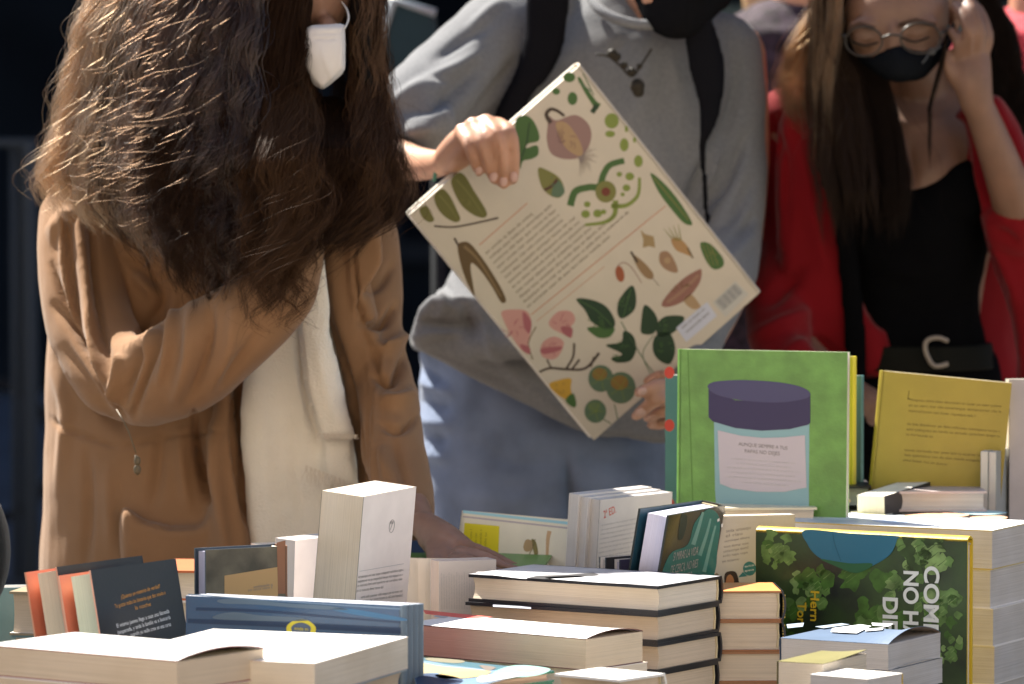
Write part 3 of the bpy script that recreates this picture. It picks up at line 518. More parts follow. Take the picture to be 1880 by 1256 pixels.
YB2 = book('yellow edged book right behind the green picture book', place('stand', 1566, 655, 6.13, (.2, .295, .015), -10), .2, .295, .015, True, M_('lemon_cover', (.65, .55, .03)), pages='white', spine='x1', group=GR)
TB2 = book('muted teal book with red dots on its edge standing behind the green picture book', place('stand', 1581, 690, 6.16, (.236, .268, .015), -3), .236, .268, .015, True, M_('muted_teal', (.06, .17, .18)), pages='grey', spine='x1', group=GR)
p = Print(TB2); 
for y in (684, 781, 925): p.poly(oval(1229, y, 9, 11), I_('dot_red', (.55, .05, .04)), 1)
p.build()
yz = Y_.matrix_world.translation.z; riser('book in the pile under the green picture book', Y_.matrix_world.translation.x+.12, 6.08, 0, .21, .12, min(YB2.matrix_world.translation.z, TB2.matrix_world.translation.z, yz), .045, [OFFWHITE, NAVY, RUST])
# Z yellow book and right end
MU = M_('mustard_cover', (.34, .25, .035), rough=.5)
Z_ = book('mustard yellow book with dense text on its back, standing at the back right', place('stand', 1620, 681, 6.12, (0, .265, .012), -6, lean_x=.09), .155, .265, .012, True, MU, pages='white', spine='x0', group=GR)
p = Print(Z_); mk = I_('umber', (.12, .085, .01))
for k, (a, b) in enumerate([((1672, 736), (1838, 748)), ((1668, 746), (1838, 758)), ((1668, 756), (1790, 766)), ((1665, 780), (1836, 794)), ((1664, 790), (1836, 803)), ((1663, 799), (1712, 804)), ((1660, 828), (1800, 838)), ((1660, 837), (1800, 848)), ((1658, 846), (1740, 855))]): p.micro(a, b, .0032, mk, 1, k)
p.text('L', (1665, 733), (1672, 734), mk, 1, .011); p.build()
riser('book in the pile under the mustard yellow book', Z_.matrix_world.translation.x+.09, 6.14, -3, .17, .12, Z_.matrix_world.translation.z, .04, [DKGREY, OFFWHITE])
ZR = book('tall grey hardcover with black board edges, cut by the right edge of the picture', place('stand', 1854, 697, 6.13, (0, .27, .02), 12), .19, .27, .02, True, M_('lavender_grey', (.42, .38, .39)), back=BLACK, pages='white', spine='x1', group=GR, edge=M_('black_edge', (.01, .016, .016)))
riser('book in the pile under the tall dark hardcover', ZR.matrix_world.translation.x+.10, 6.13, 0, .18, .12, ZR.matrix_world.translation.z, .04, [OFFWHITE, DKGREY])
for i in range(2): book(['slim grey paperback standing right of the mustard book, left one', 'slim grey paperback standing right of the mustard book, right one'][i], place('stand', 1814+i*15, 829+i*1, 6.08, (0, .2, .009), 72), .09, .2, .009, False, M_('slim_grey', (.3, .31, .3)), pages='grey', spine='x1', group=GR)
# rests for standing volumes that do not reach the table
# ------------------------------------------------------------------ organic shapes
def PX(d): return d/F                                      # metres per photo pixel at depth d
def rings(mb, L, n=40, e=2.3):
    """loft of horizontal sections; L: (py, xl, xr, depth, ry[m])"""
    v = []; f = []
    P = catmull([(y, a, b, d, r) for (y, a, b, d, r) in L], 5)
    for (y, a, b, d, r) in P:
        c = at((a+b)/2, y, d); rx = max(.003, (b-a)/2*PX(d))
        for k in range(n):
            t = 2*math.pi*k/n; ct, st = math.cos(t), math.sin(t)
            v.append(c+Vector((rx*math.copysign(abs(ct)**(2/e), ct), r*math.copysign(abs(st)**(2/e), st), 0)))
    N = len(P)
    for i in range(N-1):
        for k in range(n): k2 = (k+1) % n; f.append((i*n+k, i*n+k2, (i+1)*n+k2, (i+1)*n+k))
    f.append(tuple(range(n))); f.append(tuple((N-1)*n+k for k in range(n))); mb.add(v, f)
def limb(mb, L, n=18, flat=1., sm=5):
    """round limb through (px, py, depth, radius px); spherical ends"""
    P = catmull(L, sm); pts = [at(p[0], p[1], p[2]) for p in P]; rad = [p[3]*PX(p[2]) for p in P]
    mb.tube(pts, rad, n, flat=flat); mb.ball(pts[0], rad[0]*.98); mb.ball(pts[-1], rad[-1]*.98)
def pillow(mb, outline, d, th, edge=14, step=9, smooth=True, back=.5, mi=0, bulge=None):
    """closed cushion with the outline (px), depth d (number or function), thickness th in metres"""
    from mathutils.geometry import delaunay_2d_cdt
    B = catmull(outline, 5, True) if smooth else [np.array(p, float) for p in outline]
    B = [np.array(b) for b in B]; BA = np.array(B); df = d if callable(d) else (lambda x, y: d)
    x0, y0 = BA.min(0); x1, y1 = BA.max(0); gx, gy = np.meshgrid(np.arange(x0, x1, step), np.arange(y0, y1, step)); G = np.stack([gx.ravel(), gy.ravel()], 1)
    nb = len(B); A = BA; C = np.roll(BA, -1, 0)
    def dist(Q):
        D = np.full(len(Q), 1e9)
        for a, c in zip(A, C):
            e = c-a; t = np.clip(((Q-a)@e)/(e@e+1e-12), 0, 1); D = np.minimum(D, np.linalg.norm(Q-(a+t[:, None]*e), axis=1))
        return D
    ins = np.zeros(len(G), bool)
    for a, c in zip(A, C):
        cr = ((a[1] > G[:, 1]) != (c[1] > G[:, 1])); xx = (c[0]-a[0])*(G[:, 1]-a[1])/(c[1]-a[1]+1e-12)+a[0]; ins ^= cr & (G[:, 0] < xx)
    D = dist(G); G = G[ins & (D > step*.45)]; Q = np.vstack([BA, G]); DD = dist(Q); DD[:nb] = 0
    r = delaunay_2d_cdt([Vector(q) for q in Q], [(i, (i+1) % nb) for i in range(nb)], [], 1, 1e-4)
    vs, fs = r[0], [t for t in r[2]]; Q2 = np.array([(q.x, q.y) for q in vs]); D2 = dist(Q2); h = np.sqrt(np.clip(1-(1-np.minimum(D2/edge, 1))**2, 0, 1)); on = D2 < 1e-3
    v = []; fi = []; bi = []
    for i, (q, hh, o) in enumerate(zip(Q2, h, on)):
        dd = df(q[0], q[1]); bb = bulge(q[0], q[1]) if bulge else 0
        v.append(at(q[0], q[1], dd-th*hh-bb)); fi.append(len(v)-1)
        if o: bi.append(fi[-1])
        else: v.append(at(q[0], q[1], dd+th*hh*back-bb)); bi.append(len(v)-1)
    f = [tuple(fi[i] for i in t) for t in fs]+[tuple(bi[i] for i in reversed(t)) for t in fs]; mb.add(v, f, mi)
def voxel(mb, size, smooth=4, factor=.5):
    me = bpy.data.meshes.new('tmp'); me.from_pydata(mb.v, [], mb.f); o = bpy.data.objects.new('tmp', me); COL.objects.link(o)
    bm = bmesh.new(); bm.from_mesh(me); bmesh.ops.recalc_face_normals(bm, faces=bm.faces); bm.to_mesh(me); bm.free()
    r = o.modifiers.new('r', 'REMESH'); r.mode = 'VOXEL'; r.voxel_size = size
    if smooth: s = o.modifiers.new('s', 'SMOOTH'); s.iterations = smooth; s.factor = factor
    bpy.context.view_layer.update(); out = bpy.data.meshes.new_from_object(o.evaluated_get(bpy.context.evaluated_depsgraph_get()))
    bpy.data.objects.remove(o); bpy.data.meshes.remove(me); return out
def arrays(me):
    n = len(me.vertices); v = np.empty(n*3); me.vertices.foreach_get('co', v); nn = np.empty(n*3); me.vertex_normals.foreach_get('vector', nn); return v.reshape(-1, 3), nn.reshape(-1, 3)
def folds(me, strokes, noise=0., nscale=.05, seed=0, front=True):
    """push the surface out or in along traced creases: (points px, width px, height mm[, asymmetry])"""
    v, nn = arrays(me); px, py = project(v); toc = np.array(CAM)-v; toc /= np.linalg.norm(toc, axis=1)[:, None]; fac = np.clip((nn*toc).sum(1)*2.5+.5, 0, 1) if front else 1
    Q = np.stack([px, py], 1); disp = np.zeros(len(v))
    for st in strokes:
        pts = np.array(catmull(st[0], 5) if len(st[0]) > 2 else st[0], float); w = st[1]; amp = st[2]/1000; asy = st[3] if len(st) > 3 else 0
        x0, y0 = pts.min(0)-3*w; x1, y1 = pts.max(0)+3*w; sel = np.where((px > x0) & (px < x1) & (py > y0) & (py < y1))[0]
        if not len(sel): continue
        q = Q[sel]; best = np.full(len(sel), 1e9); tt = np.zeros(len(sel)); sd = np.zeros(len(sel)); L = np.linalg.norm(np.diff(pts, axis=0), axis=1); cum = np.concatenate([[0], np.cumsum(L)])
        for i in range(len(pts)-1):
            a, c = pts[i], pts[i+1]; e = c-a; t = np.clip(((q-a)@e)/(e@e+1e-9), 0, 1); r = q-(a+t[:, None]*e); D = np.linalg.norm(r, axis=1); m = D < best
            best[m] = D[m]; tt[m] = (cum[i]+t[m]*L[i])/cum[-1]; sd[m] = np.sign(e[0]*r[m, 1]-e[1]*r[m, 0])*D[m]
        tap = np.sin(np.pi*np.clip(tt*.94+.03, 0, 1))**.6; g = np.exp(-(best/w)**2)
        if asy: g = g*(1+asy*np.tanh(sd/w*2))
        disp[sel] += amp*g*tap
    v2 = v+nn*(disp*fac)[:, None]
    if noise:
        from mathutils import noise as N
        o = Vector((seed*3.1, seed*1.7, 0))
        dn = np.array([N.noise(Vector(p)/nscale+o)+.5*N.noise(Vector(p)/(nscale*.45)+o) for p in v]) if len(v) < 150000 else 0
        v2 = v2+nn*(noise/1000*dn)[:, None]
    me.vertices.foreach_set('co', v2.ravel()); me.update()
def garment(name, mb, m, parent, vox=.005, smooth=6, strokes=(), noise=0., nscale=.06, seed=0, label=None):
    me = voxel(mb, vox, smooth); 
    if strokes or noise: folds(me, strokes, noise, nscale, seed)
    me.name = name; me.materials.clear(); me.materials.append(m); me.polygons.foreach_set('use_smooth', [True]*len(me.polygons))
    o = bpy.data.objects.new(name, me); COL.objects.link(o); o.parent = parent
    if label: o['label'] = label
    return o
def body(label, mb, m, vox=.0035, smooth=3, strokes=()):
    me = voxel(mb, vox, smooth); 
    if strokes: folds(me, strokes)
    me.name = 'person'; me.materials.clear(); me.materials.append(m); me.polygons.foreach_set('use_smooth', [True]*len(me.polygons))
    o = bpy.data.objects.new('person', me); COL.objects.link(o); tag(o, label, 'person'); return o
def fabric(name, col, weave=900, bump=.25, rough=.9, sheen=.3, var=.12, vscale=12, wr=.0, spec=.15):
    return mat(name, col, rough, spec if max(col) > .02 else .02, var=var, vscale=vscale, bump=bump*1.6, bscale=weave, sheen=sheen)
SKIN = mat('skin_warm', (.42, .22, .14), .5, .4, var=.12, vscale=35, bump=.08, bscale=500, sss=.15)
SKIN2 = mat('skin_olive', (.36, .19, .12), .5, .4, var=.12, vscale=35, bump=.08, bscale=500, sss=.15)
HAIRD = mat('hair_mass', (.006, .0035, .002), .7, .1, bump=.5, bscale=150, stretch=(1, 1, .15))
def strands(name, parent, curves, rad, m, taper=.35):
    """curves: list of n x 3 arrays -> one hair curves object"""
    cu = bpy.data.hair_curves.new(name); cu.add_curves([len(c) for c in curves]); P = np.vstack(curves)
    cu.attributes['position'].data.foreach_set('vector', P.ravel().astype(np.float32)) if 'position' in cu.attributes else cu.points.foreach_set('position', P.ravel())
    R = np.concatenate([np.linspace(1, taper, len(c))*(r if np.isscalar(r) else r) for c, r in zip(curves, rad if hasattr(rad, '__len__') else [rad]*len(curves))])
    a = cu.attributes.get('radius') or cu.attributes.new('radius', 'FLOAT', 'POINT'); a.data.foreach_set('value', R.astype(np.float32))
    cu.materials.append(m); o = bpy.data.objects.new(name, cu); COL.objects.link(o); o.parent = parent; return o
def hair_mat(name, col, rough=.3, rr=.6):
    m = bpy.data.materials.new(name); m.use_nodes = True; n = m.node_tree.nodes; l = m.node_tree.links; n.remove(n['Principled BSDF'])
    h = n.new('ShaderNodeBsdfHairPrincipled'); h.model = 'CHIANG'; h.parametrization = 'COLOR'; h.inputs['Color'].default_value = (*col, 1); h.inputs['Roughness'].default_value = rough; h.inputs['Radial Roughness'].default_value = rr
    h.inputs['Random Roughness'].default_value = .2
    l.new(h.outputs[0], n['Material Output'].inputs['Surface']); return m
def lerp_table(T, y): T = np.array(T, float); return np.interp(y, T[:, 0], T[:, 1])
def hair_locks(n, per, root, left, right, y0, yend, depth, r, wave=(8, 70), spread=5, fray=.4, npt=26, skip=None, seed=3, srange=(0, 1), rad=.00028, curlend=0., rough=0.):
    """locks hanging between a left and right outline (tables of (py, px)); depth(s, layer, y) in metres; each lock shares a wave"""
    g = np.random.default_rng(seed); out = []; radl = []
    for i in range(n):
        s = g.uniform(*srange); lay = g.uniform(0, 1)**.7; ye = yend(s, g)-lay*0; ys = y0+g.uniform(0, 25); ph = g.uniform(0, 6.28); ph2 = g.uniform(0, 6.28); am = wave[0]*g.uniform(.4, 1.6); fl = rough*g.normal(0, 1); wl = wave[1]*g.uniform(.7, 1.5); drift = g.normal(0, .03)
        for j in range(per):
            fr = abs(g.normal(0, 1)); wild = g.random() < .06*fray*2; ye2 = ye+fl+g.normal(0, 16)+(g.uniform(-120, 20) if g.random() < .3 else 0)
            y = np.linspace(ys, max(ye2, ys+40), npt); t = (y-ys)/(ye2-ys+1e-6); xl, xr = lerp_table(left, y), lerp_table(right, y); ss = s+drift*t+g.normal(0, .006)
            x = xl+(xr-xl)*ss; a = am*(.25+t)*(1+wild*1.6); sp = spread*(2.6*t*(1-t)+.45*(1-t)+.22)
            ox, od = sp*g.normal(0, 1), sp*.8*g.normal(0, 1); p2 = g.normal(0, .35+fray*.4)
            k = 6.283*y/wl; x = x+a*np.sin(k+ph+p2)+ox+g.normal(0, 1.)*t*3*fray+fray*4*np.sin(k*2.7+ph2+p2*2)*t
            dd = depth(ss, lay, y)+a*PX(6)*np.cos(k+ph+p2)*.8+od*PX(6)
            if wild: x += g.normal(0, 26)*t**1.5; dd += g.normal(0, .03)*t
            yy = y+fray*6*np.sin(k*1.9+p2)*t
            if curlend: yy = yy-curlend*np.clip(t-.75, 0, 1)*4*abs(g.normal(1, .3))*14*(.5+.5*np.sin(ph)); x = x+curlend*np.clip(t-.75, 0, 1)*4*26*np.sin(ph2)
            if skip is not None and skip(x, yy, dd): continue
            r3 = np.stack([(x-940)/F, np.ones(npt), -(yy-628)/F], 1); R = np.outer(r3[:, 1], FW)+np.outer(r3[:, 0], (1, 0, 0))+np.outer(r3[:, 2], UP)
            out.append(np.array(CAM)+R*(dd/R[:, 1])[:, None]); radl.append(rad*g.uniform(.7, 1.3))
    return out, radl
# ------------------------------------------------------------------ woman in the tan coat
def tan_woman():
    b = MB(); D = 6.36
    b.ball(at(560, -75, 6.24), (.074, .092, .112)); limb(b, [(565, 60, 6.27, 48), (520, 200, 6.32, 42), (480, 330, 6.36, 60)])
    rings(b, [(280, 330, 560, D+.05, .05), (340, 220, 620, D+.05, .08), (500, 180, 640, D+.06, .09), (800, 200, 630, D+.06, .09), (1000, 180, 650, D+.08, .11)])
    b.ball(at(600, 55, 6.17), (.014, .02, .018)); b.ball(at(598, 110, 6.20), (.025, .03, .028))   # nose, chin under the mask
    limb(b, [(300, 990, D+.08, 120), (300, 1500, D+.05, 70), (300, 2280, D+.05, 45), (300, 2460, D+.03, 40)]); limb(b, [(300, 2460, D+.03, 42), (320, 2480, D-.12, 30)])
    limb(b, [(520, 990, D+.08, 120), (530, 1500, D+.05, 70), (540, 2280, D+.05, 45), (540, 2460, D+.03, 40)]); limb(b, [(540, 2460, D+.03, 42), (520, 2480, D-.12, 30)])
    limb(b, [(190, 420, D+.02, 55), (235, 690, D-.10, 42), (400, 590, D-.24, 34), (530, 470, D-.18, 28), (575, 330, D-.12, 24)])      # arm to the chin
    for k in range(4): limb(b, [(560+k*9, 350, D-.12+.01*k, 12), (572+k*8, 285, D-.12+.01*k, 11), (576+k*6, 230, D-.11, 9.5), (576+k*6, 205-k*4, D-.1, 8.5)], 10)
    limb(b, [(560, 360, D-.12, 14), (550, 300, D-.1, 12), (560, 260, D-.1, 9)], 10)
    # other arm, hand flat on the books
    limb(b, [(665, 430, D+.02, 50), (700, 640, D-.05, 42), (735, 840, D-.2, 34), (768, 945, D-.36, 27), (790, 975, D-.41, 26)])
    limb(b, [(778, 965, D-.40, 28), (815, 990, D-.46, 31), (845, 1012, D-.5, 29)]); limb(b, [(790, 985, D-.43, 27), (820, 1020, D-.5, 26), (830, 1035, D-.53, 20)])
    for q in ([(845, 1003, D-.49, 14), (882, 1012, D-.50, 12.5), (918, 1028, D-.51, 11), (950, 1044, D-.52, 9.5)], [(843, 1014, D-.53, 14), (884, 1022, D-.56, 12.5), (925, 1040, D-.58, 11), (962, 1052, D-.59, 9.5)],
              [(835, 1024, D-.56, 14), (872, 1034, D-.60, 12), (910, 1050, D-.62, 11), (940, 1062, D-.63, 9.5)], [(825, 1032, D-.58, 13), (850, 1046, D-.62, 11), (880, 1062, D-.64, 10), (900, 1070, D-.65, 9)], [(795, 1000, D-.47, 16), (800, 1038, D-.54, 14), (822, 1062, D-.6, 11)]): limb(b, q, 12)
    P = body('woman with long wavy brown hair and white mask in an open tan coat', b, mat('skin_brown', (.27, .145, .095), .5, .4, var=.12, vscale=35, bump=.08, bscale=500, sss=.15), .004, 2,
             [([(850, 1006), (880, 1016), (920, 1033)], 4, -2.), ([(800, 975), (850, 996)], 6, 2.), ([(815, 985), (845, 1020)], 6, -1.5)])
    coatm = fabric('tan_wool', (.235, .131, .068), weave=700, bump=.2, var=.06, sheen=.15)
    c = MB()
    rings(c, [(275, 330, 570, D+.06, .05), (300, 235, 630, D+.05, .08), (345, 150, 675, D+.03, .10), (420, 105, 700, D+.02, .12), (520, 88, 705, D+.02, .125), (700, 84, 700, D+.01, .13), (900, 80, 705, D, .15), (1050, 74, 730, D, .16), (1300, 66, 745, D, .17), (1700, 60, 760, D, .17)], 48)
    limb(c, [(165, 400, D-.02, 90), (150, 480, D-.06, 82), (160, 580, D-.11, 80), (205, 672, D-.17, 84), (258, 698, D-.22, 84), (340, 668, D-.27, 92), (430, 605, D-.30, 84), (505, 545, D-.31, 68), (535, 490, D-.30, 58), (545, 440, D-.28, 50), (548, 400, D-.26, 44)], 24)
    limb(c, [(640, 380, D-.0, 70), (672, 440, D-.02, 58), (683, 540, D-.06, 58), (690, 620, D-.10, 50), (700, 680, D-.13, 56), (716, 755, D-.18, 58), (722, 830, D-.23, 60), (744, 905, D-.29, 52), (758, 952, D-.34, 42)], 20)
    dl = lambda x, y: D-.125
    pillow(c, [(430, 700), (445, 860), (462, 1010), (470, 1300), (400, 1300), (380, 1000), (385, 800), (400, 700)], lambda x, y: D-.13-(y-700)/9000, .026, 20)
    pillow(c, [(590, 430), (640, 425), (665, 470), (690, 560), (706, 650), (704, 720), (690, 800), (686, 900), (684, 1100), (664, 1300), (650, 1000), (652, 850), (628, 700), (604, 580)], lambda x, y: D-.135, .028, 22)   # facing
    pillow(c, [(636, 420), (700, 425), (706, 484), (680, 530), (652, 572), (640, 520)], D-.165, .008, 8, smooth=False)
    pillow(c, [(226, 932), (262, 952), (310, 963), (368, 961), (384, 938), (400, 1010), (398, 1120), (240, 1130), (222, 1020)], D-.158, .022, 16)
    pillow(c, [(86, 420), (118, 380), (140, 390), (120, 470), (96, 500)], D-.08, .02, 12)
    G_ = [([(140, 360), (150, 470), (162, 560), (178, 650), (206, 748)], 13, 16), ([(166, 380), (176, 520), (200, 680)], 9, -9), ([(112, 390), (120, 500), (140, 620)], 7, 8), ([(126, 380), (134, 500), (150, 640)], 6, -6), ([(95, 485), (130, 590), (150, 640)], 6, -7),
          ([(100, 560), (150, 630), (205, 745), (230, 775)], 8, -14), ([(206, 745), (218, 660), (210, 690)], 8, 8),
          ([(302, 548), (262, 620), (235, 700), (226, 742)], 11, -11), ([(300, 552), (290, 620), (262, 700), (245, 765)], 8, -9), ([(322, 552), (310, 640), (290, 700)], 9, 8), ([(280, 585), (262, 650)], 7, 8), ([(385, 560), (382, 640), (350, 730)], 10, -9), ([(352, 560), (350, 640), (320, 740)], 14, 9), ([(430, 560), (420, 640), (385, 720)], 14, 7), ([(240, 480), (290, 520), (303, 548)], 12, -10), ([(250, 500), (290, 548)], 14, 9),
          ([(480, 600), (440, 660), (400, 710)], 12, -5), ([(358, 760), (366, 830), (382, 920)], 8, -18, .4), ([(392, 780), (400, 900), (420, 1040)], 12, 10), ([(300, 790), (292, 850), (280, 930)], 14, -6), ([(330, 790), (335, 860), (345, 930)], 12, 6), ([(440, 720), (430, 800), (455, 960)], 7, -12),
          ([(92, 770), (140, 795), (215, 822)], 5, -4), ([(225, 822), (320, 800), (440, 790)], 4, -2.5), ([(160, 830), (165, 920), (155, 1040)], 12, -5), ([(200, 860), (205, 1000)], 16, 5), ([(120, 640), (180, 740), (230, 790)], 12, -8), ([(100, 680), (120, 760), (110, 900)], 14, 6),
          ([(728, 560), (700, 596), (662, 590)], 9, -14), ([(745, 612), (715, 640), (680, 636)], 12, 10), ([(745, 650), (720, 700), (686, 690)], 9, -15), ([(760, 720), (730, 740), (700, 730)], 14, 10), ([(770, 760), (735, 790), (700, 780)], 8, -9), ([(724, 480), (700, 520), (665, 540)], 10, -6), ([(720, 800), (735, 860), (760, 930)], 9, -5), ([(700, 820), (715, 880)], 12, 7),
          ([(612, 600), (640, 700), (662, 820), (668, 1000)], 6, -8), ([(706, 640), (690, 760), (686, 900)], 5, 6), ([(648, 470), (655, 540), (668, 600)], 5, -9), ([(660, 600), (690, 660), (700, 720)], 7, -6)]
    G_ += [([(606, 470), (612, 600), (636, 700), (660, 830), (668, 980)], 1.6, -1.6), ([(640, 560), (664, 650), (676, 760), (674, 900)], 1.6, -1.4), ([(232, 945), (268, 962), (312, 972), (372, 970)], 1.5, -1.5), ([(90, 764), (140, 790), (215, 816), (320, 800), (446, 786)], 1.6, -1.8), ([(452, 720), (446, 860), (470, 1020)], 1.5, -1.5), ([(205, 830), (212, 930), (208, 1040)], 1.6, -1.4), ([(720, 925), (745, 918), (778, 905)], 1.6, -1.6)]
    G_ = [(a[0], a[1]*.85, a[2]*1.45)+tuple(a[3:]) for a in G_]
    garment('coat', c, coatm, P, .0040, 2, G_, noise=3.0, nscale=.09, seed=1)
    knit = fabric('cream_knit', (.72, .67, .58), weave=350, bump=.5, var=.06)
    s = MB(); rings(s, [(330, 500, 620, D-.06, .05), (480, 480, 640, D-.07, .06), (700, 440, 655, D-.075, .065), (900, 445, 668, D-.08, .075), (1100, 455, 680, D-.08, .085)], 32)
    garment('jumper', s, knit, P, .005, 5, [([(470, 700), (478, 900)], 12, 4), ([(500, 720), (505, 1000)], 10, -3)], noise=2., seed=3)
    s = MB(); pillow(s, [(456, 655), (470, 620), (560, 560), (580, 640), (592, 740), (622, 860), (628, 1000), (630, 1120), (464, 1120), (455, 1000), (446, 860), (441, 740)], lambda x, y: D-.155, .022, 30)
    pillow(s, [(545, 430), (592, 430), (600, 560), (624, 680), (640, 760), (654, 806), (600, 812), (584, 800), (556, 700), (544, 600), (536, 520)], lambda x, y: D-.195, .014, 18); pillow(s, [(590, 780), (640, 780), (655, 860), (659, 897), (620, 900), (596, 880)], D-.18, .014, 14)
    sc = garment('scarf', s, knit, P, .004, 4, [([(545, 600), (560, 720), (590, 830)], 6, -8), ([(575, 600), (600, 720), (625, 800)], 12, 5), ([(480, 720), (486, 850), (500, 1000)], 16, 4), ([(530, 700), (545, 850), (560, 1000)], 14, -4), ([(560, 440), (570, 560)], 6, -5), ([(588, 480), (600, 600)], 5, 5)], noise=2.2, nscale=.05, seed=5)
    g = np.random.default_rng(5); fr = []
    def fringe(x0, x1, y0, y1, d, L, n):
        for k in range(n):
            x = x0+(x1-x0)*(k+g.uniform(0, .6))/n; y = y0+(y1-y0)*k/n; m = 8; t = np.linspace(0, 1, m); a = g.normal(0, 5)
            fr.append(np.array([at(x+a*q+2*math.sin(q*5+k), y-4+q*L*g.uniform(.9, 1.1), d) for q in t]))
    fringe(560, 632, 858, 885, D-.21, 32, 60); fringe(600, 660, 893, 890, D-.2, 16, 30); fringe(584, 656, 800, 802, D-.215, 9, 60)
    strands('scarf_fringe', sc, fr, .0004, mat('cream_thread', (.6, .53, .44), .9, .1))
    m = MB(); pillow(m, [(560, 50), (575, 45), (620, 42), (634, 43), (636, 88), (635, 126), (628, 138), (610, 154), (592, 167), (574, 156), (556, 120)], lambda x, y: 6.13+((x-600)/45)**2*.012, .012, 9, smooth=False, bulge=lambda x, y: .012*math.exp(-((y-100)/50)**2))
    garment('face_mask', m, fabric('mask_white', (.62, .58, .55), bump=.1, var=.02), P, .0025, 3, [([(572, 62), (634, 60)], 1.6, -2.), ([(572, 72), (634, 70)], 1.6, -2), ([(590, 90), (612, 150)], 5, 2)])
    t = MB(); t.tube(catmull([at(633, 52, 6.125), at(640, 34, 6.14), at(636, 16, 6.16), at(626, 2, 6.19)], 5), .0012, 6); t.build('ear_loop', mat('elastic_white', (.6, .58, .55), .8, .1), P, True)
    t = MB(); limb(t, [(300, 1000, D+.08, 130), (300, 1500, D+.05, 85), (300, 2250, D+.05, 62), (300, 2400, D+.05, 66)], 20); limb(t, [(520, 1000, D+.08, 130), (530, 1500, D+.05, 85), (540, 2250, D+.05, 62), (540, 2400, D+.05, 66)], 20)
    garment('trousers', t, fabric('dark_denim', (.02, .025, .04)), P, .009, 3)
    for x in (300, 535):
        t = MB(); limb(t, [(x, 2455, D+.05, 60), (x, 2478, D-.14, 50)]); garment('shoe', t, mat('shoe_black', (.02, .02, .02), .4, .4), P, .006, 2)
    t = MB(); q = [at(*p) for p in ((214, 752, 6.05), (225, 770, 6.03), (236, 792, 6.03), (244, 815, 6.03), (250, 832, 6.03))]; t.tube(q, .0008, 6); t.ball(at(252, 846, 6.03), (.004, .003, .006)); t.ball(at(252, 862, 6.03), (.0045, .003, .006)); t.tube([at(249, 836, 6.03), at(253, 872, 6.03)], .0016, 6)
    t.build('pendant', mat('aged_brass', (.10, .075, .04), .5, .4), P, True)
    # hair: a dark inner mass and thousands of strands
    L_ = [(-200, 330), (-60, 215), (0, 180), (60, 152), (150, 140), (230, 122), (330, 98), (385, 118), (440, 165), (520, 230), (600, 300)]; R_ = [(-200, 640), (-60, 680), (0, 690), (100, 692), (200, 700), (280, 716), (340, 730), (400, 722), (450, 676), (520, 600), (600, 560)]
    def dep(s, lay, y): u = np.clip(2*s-1, -1, 1); r = (.10+.09*np.clip((y+100)/400, 0, 1))*np.sqrt(1-.85*u*u); return 6.24-r*(.25+.75*lay)-.03*np.clip((y-350)/150, 0, 1)
    def yend(s, g): return np.interp(s, [0, .08, .3, .42, .55, .68, .74, .8, .9, 1], [352, 380, 440, 505, 500, 470, 540, 430, 415, 385])+g.normal(0, 14)
    def skip(x, y, d): return ((x > 574) & (x < 641) & (y < 160+(x-600)*.0) & (d < 6.2)).sum() > 1 or (((x > 590) & (x < 634) & (y < 175)).any() and (d < 6.15).any())
    hm = MB(); rings(hm, [(-190, 400, 600, 6.30, .03), (-160, 330, 640, 6.28, .09), (-60, 250, 560, 6.25, .10), (40, 215, 556, 6.24, .11), (160, 190, 560, 6.22, .13), (230, 150, 640, 6.22, .10), (330, 150, 690, 6.2, .10), (400, 220, 690, 6.18, .09), (440, 300, 640, 6.15, .07)], 32)
    rings(hm, [(-150, 600, 680, 6.27, .05), (0, 648, 684, 6.24, .06), (120, 652, 686, 6.22, .07), (240, 640, 700, 6.24, .07), (340, 630, 690, 6.24, .05)], 20)
    H = garment('hair', hm, HAIRD, P, .006, 3, noise=10, nscale=.05, seed=9)
    hb = mat('hair_brown', (.024, .011, .005), .52, .08); hl = hair_mat('hair_sunlit_gold', (.085, .042, .019)); hw = hair_mat('hair_chestnut', (.022, .010, .005))
    ye2 = lambda s, g: yend(s, g)
    a, r = hair_locks(420, 26, None, L_, R_, -170, ye2, dep, None, wave=(10, 135), spread=6, fray=.18, skip=skip, seed=11, srange=(.12, 1.0), curlend=.35, rough=42); strands('hair_strands', H, a, r, hb)
    a, r = hair_locks(56, 24, None, L_, R_, -170, ye2, lambda s, l, y: dep(s, .8+.35*l, y), None, wave=(12, 120), spread=6, fray=.3, skip=skip, seed=17, srange=(.16, .6), curlend=.5, rough=30); strands('hair_strands', H, a, r, hw)
    a, r = hair_locks(40, 24, None, L_, R_, -170, ye2, lambda s, l, y: dep(s, .7+.4*l, y), None, wave=(9, 120), spread=6, fray=.3, skip=skip, seed=18, srange=(.84, 1.0), curlend=.5, rough=20); strands('hair_strands', H, a, r, mat('hair_russet', (.10, .05, .022), .42, .25))
    a, r = hair_locks(165, 23, None, L_, R_, -170, ye2, dep, None, wave=(9, 120), spread=7, fray=.3, skip=skip, seed=12, srange=(-.02, .26), rough=22); strands('hair_strands', H, a, r, hl)  # sunlight on the left side is put into these lighter strands
    a, r = hair_locks(70, 26, None, L_, R_, 170, ye2, lambda s, l, y: dep(s, l*np.clip((y-165)/90, 0, 1), y)-.06*np.clip((y-180)/90, 0, 1), None, wave=(11, 120), spread=6, fray=.25, skip=skip, seed=35, srange=(.74, .88), curlend=.4, rough=26); strands('hair_strands', H, a, r, hb)
